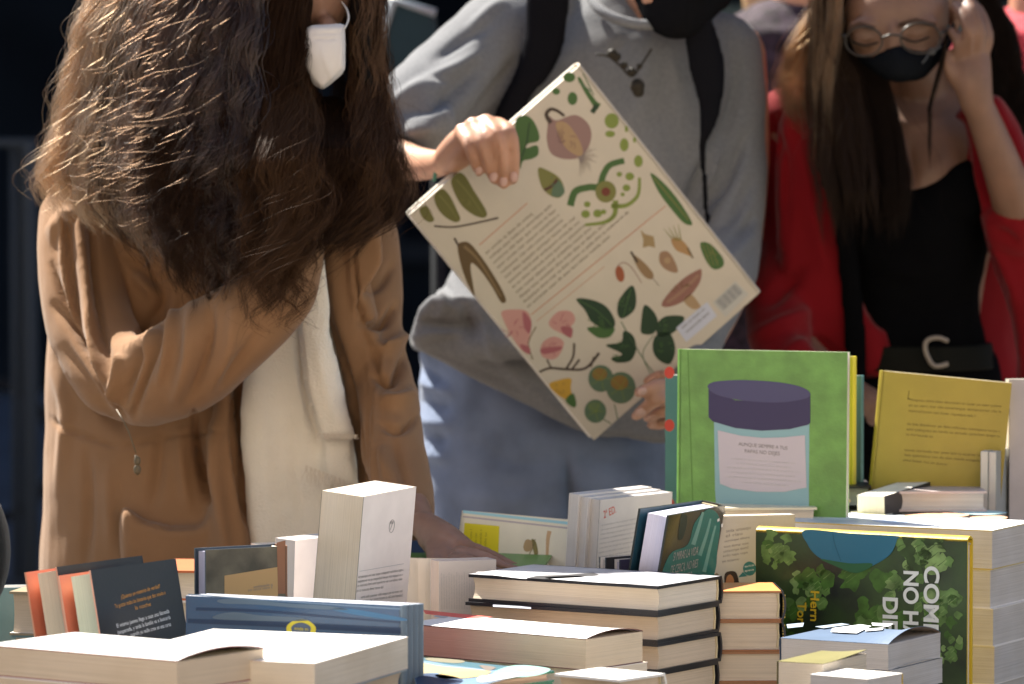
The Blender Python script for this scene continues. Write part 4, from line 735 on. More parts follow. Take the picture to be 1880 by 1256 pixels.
    a, r = hair_locks(210, 26, None, L_, R_, 40, ye2, lambda s, l, y: dep(s, l*(.35+.65*np.clip((y-60)/220, 0, 1)), y)-.06*np.clip((y-120)/170, 0, 1), None, wave=(11, 120), spread=6, fray=.25, skip=skip, seed=15, srange=(.60, .99), curlend=.4, rough=26); strands('hair_strands', H, a, r, hb)
    a, r = hair_locks(16, 30, None, [(120, 430), (300, 440), (600, 465)], [(120, 570), (300, 600), (600, 570)], 90, lambda s, g: 555+g.normal(0, 30), lambda s, l, y: dep(.62, .15+(.8+.12*l)*np.clip((y-90)/190, 0, 1), y)-.04*np.clip((y-300)/150, 0, 1), None, wave=(11, 80), spread=5, fray=.4, seed=16, curlend=.9); strands('hair_strands', H, a, r, mat('hair_umber', (.055, .026, .011), .5, .12))
    a, r = hair_locks(16, 30, None, [(100, 250), (350, 270), (560, 330)], [(100, 400), (350, 400), (560, 400)], 60, lambda s, g: 512+g.normal(0, 22), lambda s, l, y: dep(.4, .15+(.8+.12*l)*np.clip((y-60)/190, 0, 1), y)-.03*np.clip((y-300)/150, 0, 1), None, wave=(9, 90), spread=7, fray=.3, seed=19, curlend=.5); strands('hair_strands', H, a, r, hb)
    a, r = hair_locks(16, 3, None, L_, R_, -60, yend, lambda s, l, y: dep(s, 1.12, y), None, wave=(24, 60), spread=12, fray=1.4, npt=40, skip=skip, seed=13, srange=(.0, .5), curlend=1.2, rad=.0002); strands('loose_curls', H, a, r, hw)
    hn = mat('hair_umber', (.055, .026, .011), .5, .12); a, r = hair_locks(120, 24, None, L_, R_, 20, ye2, lambda s, l, y: dep(s, (.6+.5*l)*(.4+.6*np.clip((y-60)/200, 0, 1)), y)-.07*np.clip((y-120)/170, 0, 1), None, wave=(12, 110), spread=6, fray=.3, skip=skip, seed=31, srange=(.62, 1.0), curlend=.5, rough=30); strands('hair_strands', H, a, r, hn)
    return P
tan_woman()
# ------------------------------------------------------------------ the botanical book held up
def botanical():
    x = Vector((.743, .158, .65)).normalized(); z = Vector((.30, -1, -.1)); z = (z-x*z.dot(x)).normalized(); y = z.cross(x); R = Matrix((x, y, z)).transposed()
    T = .022; SX, SY = .289, .388; o = at(752, 394, 6.46)-R@Vector((0, SY, T)); M = Matrix.Translation(o)@R.to_4x4()
    cov = M_('botanical_cover', (.52, .445, .35), rough=.35, var=.03)
    B = book('large cream picture book with drawn vegetables held up diagonally by the man', M, SX, SY, T, True, cov, pages='white', spine='x1', edge=M_('bright_board', (.72, .7, .62)), board=.003)
    p = Print(B); J = lambda n, c, **k: I_('bot_'+n, c, **k)
    ol = J('olive', (.12, .11, .02)); ol2 = J('olive2', (.17, .16, .04)); gr = J('green', (.05, .11, .025)); dg = J('dkgreen', (.012, .035, .012)); lg = J('ltgreen', (.18, .22, .04)); br = J('brown', (.10, .055, .015)); on = J('onion', (.26, .15, .13)); tan = J('tan', (.36, .23, .12)); bk = J('ink', (.05, .03, .02)); pk = J('pink', (.5, .25, .21)); mg = J('magenta', (.34, .10, .11)); ye = J('yellow', (.5, .28, .03)); gy = J('root', (.22, .17, .15)); rd = J('rust', (.28, .07, .025)); sa = J('sage', (.09, .14, .08)); wh = J('label', (.5, .5, .56)); gt = J('type', (.11, .08, .06)); rt = J('redtype', (.45, .17, .1)); bg_ = J('ground', (.52, .445, .35))
    for q in ([(828, 332), (840, 318), (853, 322), (870, 350), (886, 375), (894, 392), (888, 400), (870, 395), (850, 380), (836, 358)], [(797, 360), (812, 347), (826, 360), (838, 384), (845, 402), (836, 408), (818, 399), (803, 382)], [(770, 384), (783, 378), (792, 392), (797, 404), (788, 408), (776, 400)]): p.poly(q, ol)
    p.line([(838, 330), (862, 358), (888, 396)], (3, 1), ol2, 2); p.line([(806, 358), (825, 380), (840, 403)], (3, 1), ol2, 2)
    p.line([(797, 415), (830, 417), (862, 412), (915, 400)], 3.5, bk)
    p.poly([(840, 452), (850, 444), (864, 448), (886, 475), (906, 505), (922, 533), (929, 552), (920, 555), (904, 528), (884, 499), (867, 483), (864, 494), (868, 520), (871, 545), (858, 520), (846, 486)], br); p.line([(852, 452), (880, 480), (920, 545)], (6, 3), J('brown2', (.19, .12, .05)), 2); p.line([(834, 437), (842, 452)], 4, bk)
    p.poly([(946, 225), (960, 212), (976, 218), (988, 240), (989, 258), (970, 264), (966, 272), (986, 267), (988, 284), (975, 292), (960, 296), (955, 310), (951, 280)], gr); p.line([(952, 300), (966, 265), (972, 225)], 2, dg, 2)
    p.poly([(1008, 214), (1022, 221), (1055, 211), (1078, 225), (1086, 248), (1078, 275), (1062, 290), (1035, 292), (1012, 282), (1004, 258), (1005, 235)], on); p.poly([(1020, 228), (1040, 226), (1062, 255), (1070, 280), (1060, 286), (1036, 268)], tan, 2); p.line([(1011, 226), (1003, 211), (1010, 201), (1022, 203), (1036, 213)], (8, 5), bk, 2)
    for k in range(16): a = math.radians(-50+k*8.5); p.line([(1062, 288), (1062+15*math.cos(a), 288+14*math.sin(a)), (1062+(26+k % 3*5)*math.cos(a+.12), 288+(24+k % 4*4)*math.sin(a+.1))], (1.6, .6), gy, 1+.1*k)
    p.poly([(988, 309), (1008, 314), (1028, 328), (1036, 350), (1027, 363), (1010, 359), (994, 342)], ol2); p.poly([(1022, 330), (1034, 342), (1036, 354), (1026, 362), (1012, 357)], sa, 2); p.line([(999, 349), (1012, 342), (1023, 329)], 5, J('maroon', (.08, .03, .015)), 3)
    p.line([(1047, 378), (1056, 352), (1080, 344), (1100, 342), (1108, 320), (1120, 303), (1146, 295)], (13, 11), gr); p.line([(1174, 326), (1171, 358), (1150, 377), (1122, 378)], (5, 9), lg); p.line([(1130, 368), (1128, 394), (1110, 408), (1074, 413)], (10, 5), lg); p.poly(oval(1112, 352, 19, 20), ol2, 2); p.poly(oval(1112, 352, 8, 8), J('heart', (.15, .03, .015)), 3)
    for (a, b, r) in ((1137, 320, 5), (1156, 324, 8), (1150, 345, 7), (1143, 357, 4), (1078, 375, 6), (1075, 393, 8), (1097, 392, 8), (1108, 389, 5)): p.poly(oval(a, b, r, r*.9), lg, 2)
    for (a, b, r, s_) in ((1045, 142, 11, 9), (1021, 168, 7, 6), (1051, 181, 9, 12), (1108, 168, 0, 0)): 
        if r: p.poly(oval(a, b, r, s_), gr)
    p.line([(1062, 142), (1075, 165), (1092, 190), (1100, 196)], (5, 13), gr); p.line([(1096, 192), (1087, 207)], 9, dg, 2); p.line([(1062, 150), (1085, 168)], 2, sa, 2); p.line([(1070, 135), (1090, 175)], 2, sa, 2)
    for (a, b, r, s_) in ((1123, 222, 13, 14), (1120, 246, 9, 6), (1146, 266, 8, 12), (1172, 296, 8, 11), (1150, 237, 3, 6), (1165, 257, 3, 5)): p.poly(oval(a, b, r, s_), lg)
    p.poly([(1194, 320), (1204, 323), (1230, 348), (1254, 380), (1271, 411), (1256, 410), (1234, 386), (1210, 354)], gr); p.line([(1200, 326), (1264, 404)], 2, ol2, 2)
    u = Vector((.757, -.653))
    for i, Lg in enumerate([112, 150, 158, 165, 172, 172, 172, 176, 182, 232, 255, 200]):
        s = Vector((893+6.9*i, 467+9.0*i)); e = s+u*Lg
        if i in (2, 3, 4): e = s+u*150
        p.micro(tuple(s), tuple(e), .0044, gt, 1, i)
    p.line([(880, 450), (968, 373)], 1.6, rt, 1, False); p.line([(975, 578), (1222, 378)], 1.6, rt, 1, False); p.line([(985, 590), (1110, 489)], 1.0, rt, 1, False)
    p.poly([(1176, 422), (1184, 430), (1200, 434), (1203, 455), (1192, 452), (1180, 455), (1181, 440)], J('fig', (.3, .2, .09)), smooth=False)
    p.poly([(1232, 440), (1246, 437), (1262, 452), (1270, 470), (1256, 466), (1240, 458)], J('corn', (.36, .2, .08))); 
    for k in range(4): p.line([(1238+k*4, 442), (1218+k*9, 420-k*3)], (2.4, .8), ol2, 1+.1*k, False)
    p.line([(1262, 455), (1272, 474)], 3, br, 2, False)
    p.poly([(1286, 446), (1304, 448), (1326, 472), (1328, 488), (1314, 495), (1302, 488), (1290, 466)], gr); 
    for k in range(3): p.line([(1290+k*7, 448), (1304+k*7, 488)], 1.5, ol2, 2, False)
    p.poly([(1161, 468), (1178, 478), (1198, 500), (1198, 512), (1186, 510), (1172, 494)], J('spindle', (.25, .15, .07))); p.line([(1158, 462), (1170, 482)], 4, bk, 2, False); p.line([(1196, 508), (1210, 525)], 1.6, gy, 1, False)
    p.poly([(1212, 464), (1226, 462), (1238, 478), (1244, 500), (1224, 496), (1211, 482)], J('nut', (.28, .16, .09))); p.poly(oval(1225, 478, 6, 6), tan, 2)
    p.poly(oval(1138, 503, 8, 15, rot=-.2), rd); p.line([(1134, 488), (1145, 482), (1160, 492), (1178, 520)], 1.8, on)
    p.poly([(1215, 562), (1222, 545), (1250, 515), (1278, 497), (1288, 496), (1284, 520), (1262, 548), (1235, 562)], J('cap', (.25, .11, .08))); p.line([(1225, 555), (1252, 535), (1282, 505)], 5, J('gill', (.3, .16, .1)), 2); p.poly([(1255, 552), (1268, 540), (1285, 560), (1284, 566), (1270, 567)], tan)
    for q in ([(1058, 549), (1085, 550), (1112, 562), (1128, 586), (1126, 602), (1105, 602), (1085, 590), (1074, 570)], [(1078, 602), (1100, 600), (1128, 602), (1120, 618), (1102, 621), (1088, 614)], [(1160, 524), (1168, 545), (1164, 570), (1142, 585), (1133, 572), (1138, 548)], [(1183, 560), (1200, 572), (1208, 592), (1200, 612), (1178, 612), (1177, 590)],
              [(1145, 608), (1162, 616), (1168, 640), (1158, 662), (1134, 666), (1122, 658), (1142, 650), (1112, 634), (1140, 628)], [(1208, 592), (1225, 580), (1256, 582), (1244, 604), (1222, 618), (1206, 614)], [(1204, 616), (1228, 610), (1240, 640), (1230, 668), (1208, 660), (1198, 640)]): p.poly(q, dg if q[0][0] != 1078 else gr)
    p.line([(1062, 551), (1095, 570), (1124, 598)], 1.4, gr, 2); p.line([(1158, 530), (1144, 582)], 1.4, gr, 2); p.line([(1140, 590), (1160, 625), (1185, 665), (1205, 690)], 2, sa); p.line([(1200, 615), (1180, 650), (1196, 690)], 1.6, sa)
    for q in ([(921, 572), (945, 568), (968, 572), (976, 595), (970, 630), (972, 650), (955, 640), (938, 615), (926, 592)], [(1008, 590), (1025, 572), (1048, 572), (1056, 588), (1045, 605), (1050, 620), (1030, 612), (1012, 602)], [(992, 640), (1000, 625), (1018, 618), (1035, 628), (1028, 650), (1015, 660), (996, 655)]): p.poly(q, pk)
    for q in ([(960, 572), (975, 590), (972, 612), (962, 600)], [(955, 632), (972, 638), (972, 650), (960, 644)], [(1030, 600), (1050, 602), (1048, 620), (1034, 612)], [(994, 640), (1030, 636), (1026, 644), (998, 650)]): p.poly(q, mg, 2)
    p.line([(990, 683), (1010, 676), (1040, 678), (1075, 676), (1100, 648)], (4, 5), bk); p.line([(1040, 676), (1052, 655), (1054, 630)], 4, bk); p.line([(1004, 660), (1012, 676)], 3, bk); p.line([(1050, 678), (1064, 660)], 4, bk); p.line([(1085, 674), (1090, 655)], 3, bk); p.line([(978, 660), (970, 630), (984, 600)], 2, br)
    p.poly([(1008, 706), (1025, 698), (1048, 695), (1048, 715), (1055, 745), (1040, 735), (1020, 722)], ye); p.poly([(1038, 735), (1052, 722), (1058, 742), (1052, 748)], gr, 2)
    for (a, b, r, c) in ((1103, 695, 23, 1), (1140, 712, 27, 1), (1093, 755, 20, 0)): 
        p.poly(oval(a, b, r, r*1.08), sa, 1.2 if a == 1140 else 1); p.poly(oval(a-r*.1, b-r*.35, r*.6, r*.5), J('ochre', (.22, .13, .03)) if c else J('ltsage', (.12, .17, .07)), 2)
        for k in range(5): an = k*1.3; p.line([(a, b), (a+r*.85*math.cos(an), b+r*.9*math.sin(an))], 1, lg, 2.5, False)
    p.line([(1105, 768), (1122, 778)], 2, sa); p.line([(1128, 742), (1134, 770)], 2, sa)
    p.poly([(1308, 556), (1350, 516), (1374, 540), (1332, 582)], J('barcode_ground', (.46, .43, .38)), 1, False)
    for k in range(13): a = Vector((1314+k*2.9, 553-k*2.65)); p.line([tuple(a), (a.x+15, a.y+16)], 1.8 if k % 3 else 1.1, J('bar', (.13, .14, .16)), 2, False)
    p.poly([(1241, 602), (1298, 554), (1316, 580), (1260, 628)], wh, 2, False)
    for k in range(2): p.micro((1252+k*8, 604+k*8), (1294+k*8, 568+k*8), .004, gt, 3, k)
    for cx, cy, R_, c, n in ((945, 605, 26, mg, 9), (1032, 595, 22, mg, 8), (1012, 642, 18, mg, 8), (1093, 585, 26, gr, 9), (1150, 555, 20, gr, 7), (1140, 645, 22, gr, 7), (1220, 640, 20, gr, 7), (1215, 600, 18, gr, 6), (1043, 252, 30, J('onionline', (.16, .08, .08)), 9), (1030, 712, 14, J('ochre', (.22, .13, .03)), 6), (858, 365, 16, ol2, 5), (1250, 530, 22, br, 6), (1012, 335, 14, sa, 5), (1310, 470, 16, ol2, 5)):
        for k in range(n): a_ = rr.uniform(0, 6.28); q_ = rr.uniform(.1, .6)*R_; x_, y_ = cx+q_*math.cos(a_), cy+q_*math.sin(a_); b_ = math.atan2(y_-cy, x_-cx); p.line([(x_, y_), (x_+R_*.25*math.cos(b_+.3), y_+R_*.25*math.sin(b_+.3)), (x_+R_*.42*math.cos(b_+.7), y_+R_*.42*math.sin(b_+.7))], (1.6, .5), c, 4+.1*k)
    p.build()
botanical()
# ------------------------------------------------------------------ man in grey behind the book
def grey_man():
    D = 6.95; b = MB()
    b.ball(at(1232, -95, D-.06), (.076, .098, .118)); b.ball(at(1240, -15, D-.12), (.05, .055, .05)); b.ball(at(1300, -30, D-.19), (.014, .018, .02))
    limb(b, [(1225, -20, D-.02, 62), (1180, 40, D+.01, 62), (1150, 110, D+.04, 80)]); b.ball(at(1143, -75, D-.02), (.012, .02, .03))
    rings(b, [(20, 1080, 1240, D+.02, .06), (80, 985, 1320, D+.03, .09), (300, 925, 1320, D+.03, .1), (560, 860, 1240, D+.03, .08), (760, 815, 1220, D+.03, .1)])
    limb(b, [(985, 40, D, 62), (850, 150, D-.05, 50), (725, 262, D-.16, 40)]); limb(b, [(715, 285, D-.2, 40), (760, 300, D-.32, 33), (808, 300, D-.44, 25), (828, 286, D-.475, 26)], 16)
    # palm and the four fingers folded over the edge of the book, thumb behind it
    limb(b, [(822, 288, D-.47, 26), (848, 262, D-.5, 28), (878, 243, D-.51, 27)], 16); limb(b, [(832, 300, D-.48, 19), (858, 278, D-.51, 24), (905, 246, D-.51, 22)], 16)
    for q in ([(846, 240, D-.515, 13), (862, 268, D-.545, 12.5), (872, 298, D-.545, 11), (880, 316, D-.535, 9.5)], [(868, 228, D-.52, 14), (886, 262, D-.555, 13), (898, 302, D-.552, 12), (907, 330, D-.54, 10)], [(892, 222, D-.52, 14.5), (912, 250, D-.56, 13.5), (922, 300, D-.555, 12), (924, 338, D-.54, 10.5)], [(914, 228, D-.52, 14.5), (936, 244, D-.555, 13.5), (944, 288, D-.552, 12), (942, 330, D-.54, 10.5)]): limb(b, q, 14)
    limb(b, [(845, 290, D-.46, 17), (890, 280, D-.44, 14), (935, 275, D-.44, 11)], 12)
    limb(b, [(1345, 100, D+.02, 62), (1365, 300, D+.02, 48), (1345, 500, D-.06, 42), (1290, 640, D-.28, 32), (1262, 715, D-.42, 26)]); limb(b, [(1262, 715, D-.42, 27), (1235, 735, D-.46, 30)], 16)
    for q in ([(1240, 712, D-.46, 14), (1212, 706, D-.51, 13), (1185, 716, D-.525, 12.), (1172, 721, D-.52, 10)], [(1240, 740, D-.47, 14), (1210, 732, D-.52, 13), (1182, 752, D-.5, 12), (1168, 764, D-.48, 10)], [(1240, 756, D-.46, 13), (1214, 756, D-.49, 12), (1190, 766, D-.46, 11)], [(1240, 772, D-.45, 12), (1218, 778, D-.46, 11), (1196, 780, D-.44, 9.5)], [(1240, 705, D-.44, 13), (1215, 690, D-.42, 12), (1190, 700, D-.42, 10)]): limb(b, q, 12)
    for x0, x1 in ((910, 880), (1110, 1140)): limb(b, [(x0, 850, D+.03, 130), (x1, 1500, D, 72), (x1, 2240, D+.03, 48), (x1, 2290, D-.02, 40)]); limb(b, [(x1, 2290, D, 42), (x1, 2300, D-.18, 30)])
    NL = [(880, 311, D-.547, .4), (906, 325, D-.553, .3), (924, 333, D-.552, .1), (943, 325, D-.552, 0), (1178, 719, D-.532, 1.2), (1176, 757, D-.512, 1.2)]
    P = body('man in a heather grey top and black mask holding up a large picture book', b, SKIN, .004, 2, [([(870, 240), (892, 270), (902, 320)], 3, -2), ([(893, 232), (912, 262), (916, 330)], 3, -2), ([(850, 250), (874, 280), (886, 312)], 3, -2), ([(838, 232), (860, 222), (900, 214)], 5, 1.5), ([(916, 232), (934, 262), (934, 330)], 2.5, -1.5)])
    for (x, y, d, a) in NL: t = MB(); t.ball(at(x, y, d), (.0052, .0022, .0068), R=Matrix.Rotation(a, 3, 'Y')); t.build('fingernail', mat('nail', (.5, .3, .24), .3, .5), P, True)
    jersey = fabric('grey_jersey', (.145, .15, .16), weave=500, bump=.25, var=.10, vscale=220, sheen=.1)
    c = MB()
    rings(c, [(-12, 1085, 1250, D+.01, .07), (10, 1040, 1300, D+.02, .085), (45, 985, 1340, D+.02, .1), (110, 935, 1365, D+.02, .125), (250, 890, 1370, D+.02, .135), (420, 850, 1340, D+.01, .125), (500, 826, 1325, D+.01, .122), (560, 786, 1305, D, .15), (612, 752, 1285, D-.01, .182), (645, 758, 1275, D-.01, .178)], 48)
    limb(c, [(985, 30, D-.0, 92), (905, 95, D-.04, 98), (820, 165, D-.10, 92), (756, 210, D-.17, 80), (712, 232, D-.2, 62)], 24); limb(c, [(770, 215, D-.2, 66), (790, 228, D-.24, 50)], 20)
    limb(c, [(1325, 90, D, 70), (1350, 200, D-.02, 56), (1352, 330, D-.05, 54), (1345, 440, D-.1, 56), (1330, 510, D-.16, 56), (1300, 590, D-.26, 44), (1275, 660, D-.35, 36)], 24)
    c2 = lambda x, y: D-.135
    pillow(c, [(754, 600), (764, 642), (850, 688), (960, 745), (1060, 792), (1130, 806), (1245, 806), (1260, 640), (1000, 560), (800, 540)], lambda x, y: D-.146, .012, 10)
    F_ = [([(700, 262), (780, 268), (840, 262)], 9, -5), ([(730, 205), (800, 190), (870, 130)], 14, -14), ([(760, 160), (830, 130), (880, 95)], 11, 12), ([(800, 110), (840, 80), (890, 50)], 10, -9), ([(850, 240), (900, 180), (950, 110)], 14, -16, .3), ([(720, 190), (760, 170), (830, 165)], 11, 12), ([(860, 60), (900, 20), (930, 0)], 10, 8), ([(740, 240), (800, 235)], 10, 8), ([(900, 250), (930, 200), (985, 60)], 12, 9),
          ([(1295, 300), (1270, 360), (1250, 400)], 10, -16), ([(1370, 250), (1330, 330), (1290, 380)], 12, -14), ([(1330, 260), (1310, 320), (1300, 350)], 12, 10), ([(1380, 330), (1340, 400), (1310, 420)], 11, -10), ([(1380, 430), (1350, 470), (1320, 480)], 12, 9), ([(1390, 390), (1350, 440)], 9, -8), ([(1360, 120), (1340, 200), (1300, 290)], 10, -8),
          ([(1190, 80), (1180, 160), (1150, 240)], 26, 6), ([(1220, 90), (1230, 220), (1260, 330)], 24, -5), ([(1150, 70), (1120, 110)], 12, -4), ([(1230, 100), (1245, 160)], 10, 5), ([(1150, 300), (1220, 330)], 30, 4),
          ([(770, 590), (830, 600), (880, 592)], 9, -13), ([(765, 620), (800, 612), (850, 608)], 8, 10), ([(785, 545), (820, 560), (860, 575)], 8, 6), ([(800, 510), (830, 540)], 7, -6), ([(875, 560), (890, 600), (905, 640)], 7, 12), ([(850, 560), (870, 620)], 9, -8), ([(770, 640), (850, 670), (960, 720)], 8, -5), ([(900, 640), (960, 700), (1040, 760)], 12, 8), ([(800, 520), (815, 560), (800, 590)], 7, 6)]
    garment('jumper', c, jersey, P, .0048, 5, F_, noise=3, nscale=.08, seed=21)
    # neck rib
    t = MB(); t.tube(catmull([at(1078, -16, D-.05), at(1098, 14, D-.10), at(1130, 34, D-.125), at(1180, 46, D-.135), at(1230, 40, D-.13), at(1268, 5, D-.08)], 5), .008, 10); garment('neck_rib', t, jersey, P, .004, 3)
    # jeans
    den = mat('pale_denim', (.14, .18, .27), .9, .15, var=.22, vscale=14, bump=.35, bscale=700, sheen=.15); j = MB()
    rings(j, [(600, 785, 1270, D+.02, .12), (640, 768, 1268, D+.02, .135), (700, 768, 1262, D+.02, .14), (800, 766, 1250, D+.02, .145), (900, 772, 1246, D+.02, .145), (1000, 780, 1250, D+.02, .14), (1080, 785, 1250, D+.02, .13)], 48)
    for x0, x1 in ((905, 880), (1125, 1140)): limb(j, [(x0, 960, D+.01, 122), (x0, 1150, D, 112), (x1, 1500, D, 92), (x1, 2200, D, 72), (x1, 2270, D, 76)], 24)
    J_ = [([(762, 665), (790, 690), (815, 700)], 8, -9), ([(765, 700), (800, 712), (830, 722)], 8, 10), ([(765, 735), (800, 745), (825, 748)], 8, -10), ([(770, 770), (800, 778), (830, 782)], 9, 10), ([(772, 805), (800, 806), (820, 810)], 8, -9), ([(775, 838), (800, 838), (822, 845)], 8, 9), ([(1040, 830), (1046, 900), (1050, 1000)], 9, -14), ([(800, 690), (812, 740), (850, 775), (900, 790)], 1.8, -1.8), ([(786, 700), (790, 850), (800, 1000)], 1.6, -1.5), ([(1085, 830), (1088, 900), (1072, 960)], 1.6, -1.5), ([(1160, 820), (1175, 860), (1215, 880)], 1.8, -1.8), ([(850, 800), (940, 850), (1030, 840)], 14, -5), ([(1060, 830), (1120, 850), (1200, 830)], 14, -5), ([(860, 900), (940, 920), (1020, 890)], 18, 5), ([(1120, 900), (1180, 880)], 16, 5)]
    garment('jeans', j, den, P, .006, 4, J_, noise=3, nscale=.07, seed=23)
    for x in (880, 1140): t = MB(); limb(t, [(x, 2290, D, 60), (x, 2300, D-.2, 46)]); garment('shoe', t, mat('shoe_white', (.5, .5, .5), .5, .3), P, .006, 2)
    # black mask and hair
    m = MB(); pillow(m, [(1160, -30), (1168, 10), (1184, 45), (1210, 66), (1246, 74), (1285, 60), (1318, 28), (1345, 2), (1345, -50), (1250, -70)], lambda x, y: D-.15+((x-1260)/100)**2*.05, .03, 50, bulge=lambda x, y: .012*math.exp(-((x-1262)/40)**2))
    garment('face_mask', m, fabric('mask_black', (.006, .006, .007), bump=.1, sheen=0), P, .0035, 3, [([(1262, -20), (1258, 70)], 3, 1.5)])
    h = MB(); h.ball(at(1222, -130, D-.02), (.088, .108, .105)); garment('hair', h, mat('hair_black', (.01, .008, .007), .6, .3, bump=.8, bscale=120), P, .006, 3, noise=12, nscale=.03, seed=4)
    # backpack straps lie on the jumper
    st = fabric('strap_black', (.007, .007, .009), weave=300, bump=.3, sheen=0, rough=.98)
    m = MB(); pillow(m, [(972, -20), (1042, -20), (1042, 40), (1034, 90), (1010, 140), (975, 180), (955, 250), (940, 330), (890, 330), (886, 262), (915, 190), (945, 130), (962, 60)], lambda x, y: D-.125+.0*y, .016, 18); pillow(m, [(1258, -10), (1300, 20), (1318, 60), (1332, 110), (1332, 160), (1322, 215), (1300, 262), (1290, 276), (1284, 250), (1280, 190), (1262, 120), (1256, 60)], D-.148, .014, 16); limb(m, [(1290, 260, D-.145, 9), (1292, 320, D-.13, 7), (1300, 420, D-.1, 7)], 10)
    bp = MB(); rings(bp, [(20, 1010, 1250, D+.24, .05), (80, 980, 1290, D+.26, .10), (400, 960, 1290, D+.28, .12), (560, 980, 1280, D+.26, .10)])
    B = empty('backpack', Matrix.Translation(at(1130, 300, D+.26))); tag(B, 'black backpack worn by the man in grey, its straps over both shoulders', 'backpack')
    for nm, mb in (('pack', bp), ('strap', m)):
        me = voxel(mb, .005, 4); me.materials.clear(); me.materials.append(st); me.polygons.foreach_set('use_smooth', [True]*len(me.polygons)); o = bpy.data.objects.new(nm, me); COL.objects.link(o); o.parent = B; o.matrix_parent_inverse = B.matrix_world.inverted()
    # necklace, bracelet
    t = MB(); t.tube(catmull([at(1095, 100, D-.158), at(1118, 104, D-.162), at(1140, 122, D-.164), at(1160, 140, D-.166), at(1178, 118, D-.163), at(1196, 90, D-.158)], 5), .0018, 6); 
    for (x, y, r) in ((1124, 99, .007), (1132, 104, .006), (1146, 120, .005), (1160, 132, .006), (1170, 158, .010), (1172, 168, .008), (1174, 122, .004)): t.ball(at(x, y, D-.168), r)
    t.build('necklace', mat('dark_beads', (.02, .016, .01), .6, .2), P, True)
    t = MB(); c0 = at(803, 300, D-.435); t.tube([c0+Vector((.010*math.sin(a)*.4, -.021*math.cos(a), .021*math.sin(a))) for a in np.linspace(0, 6.28, 22)], .0025, 6); t.build('bracelet', mat('green_cord', (.05, .16, .12), .8, .2), P, True)
    return P
grey_man()
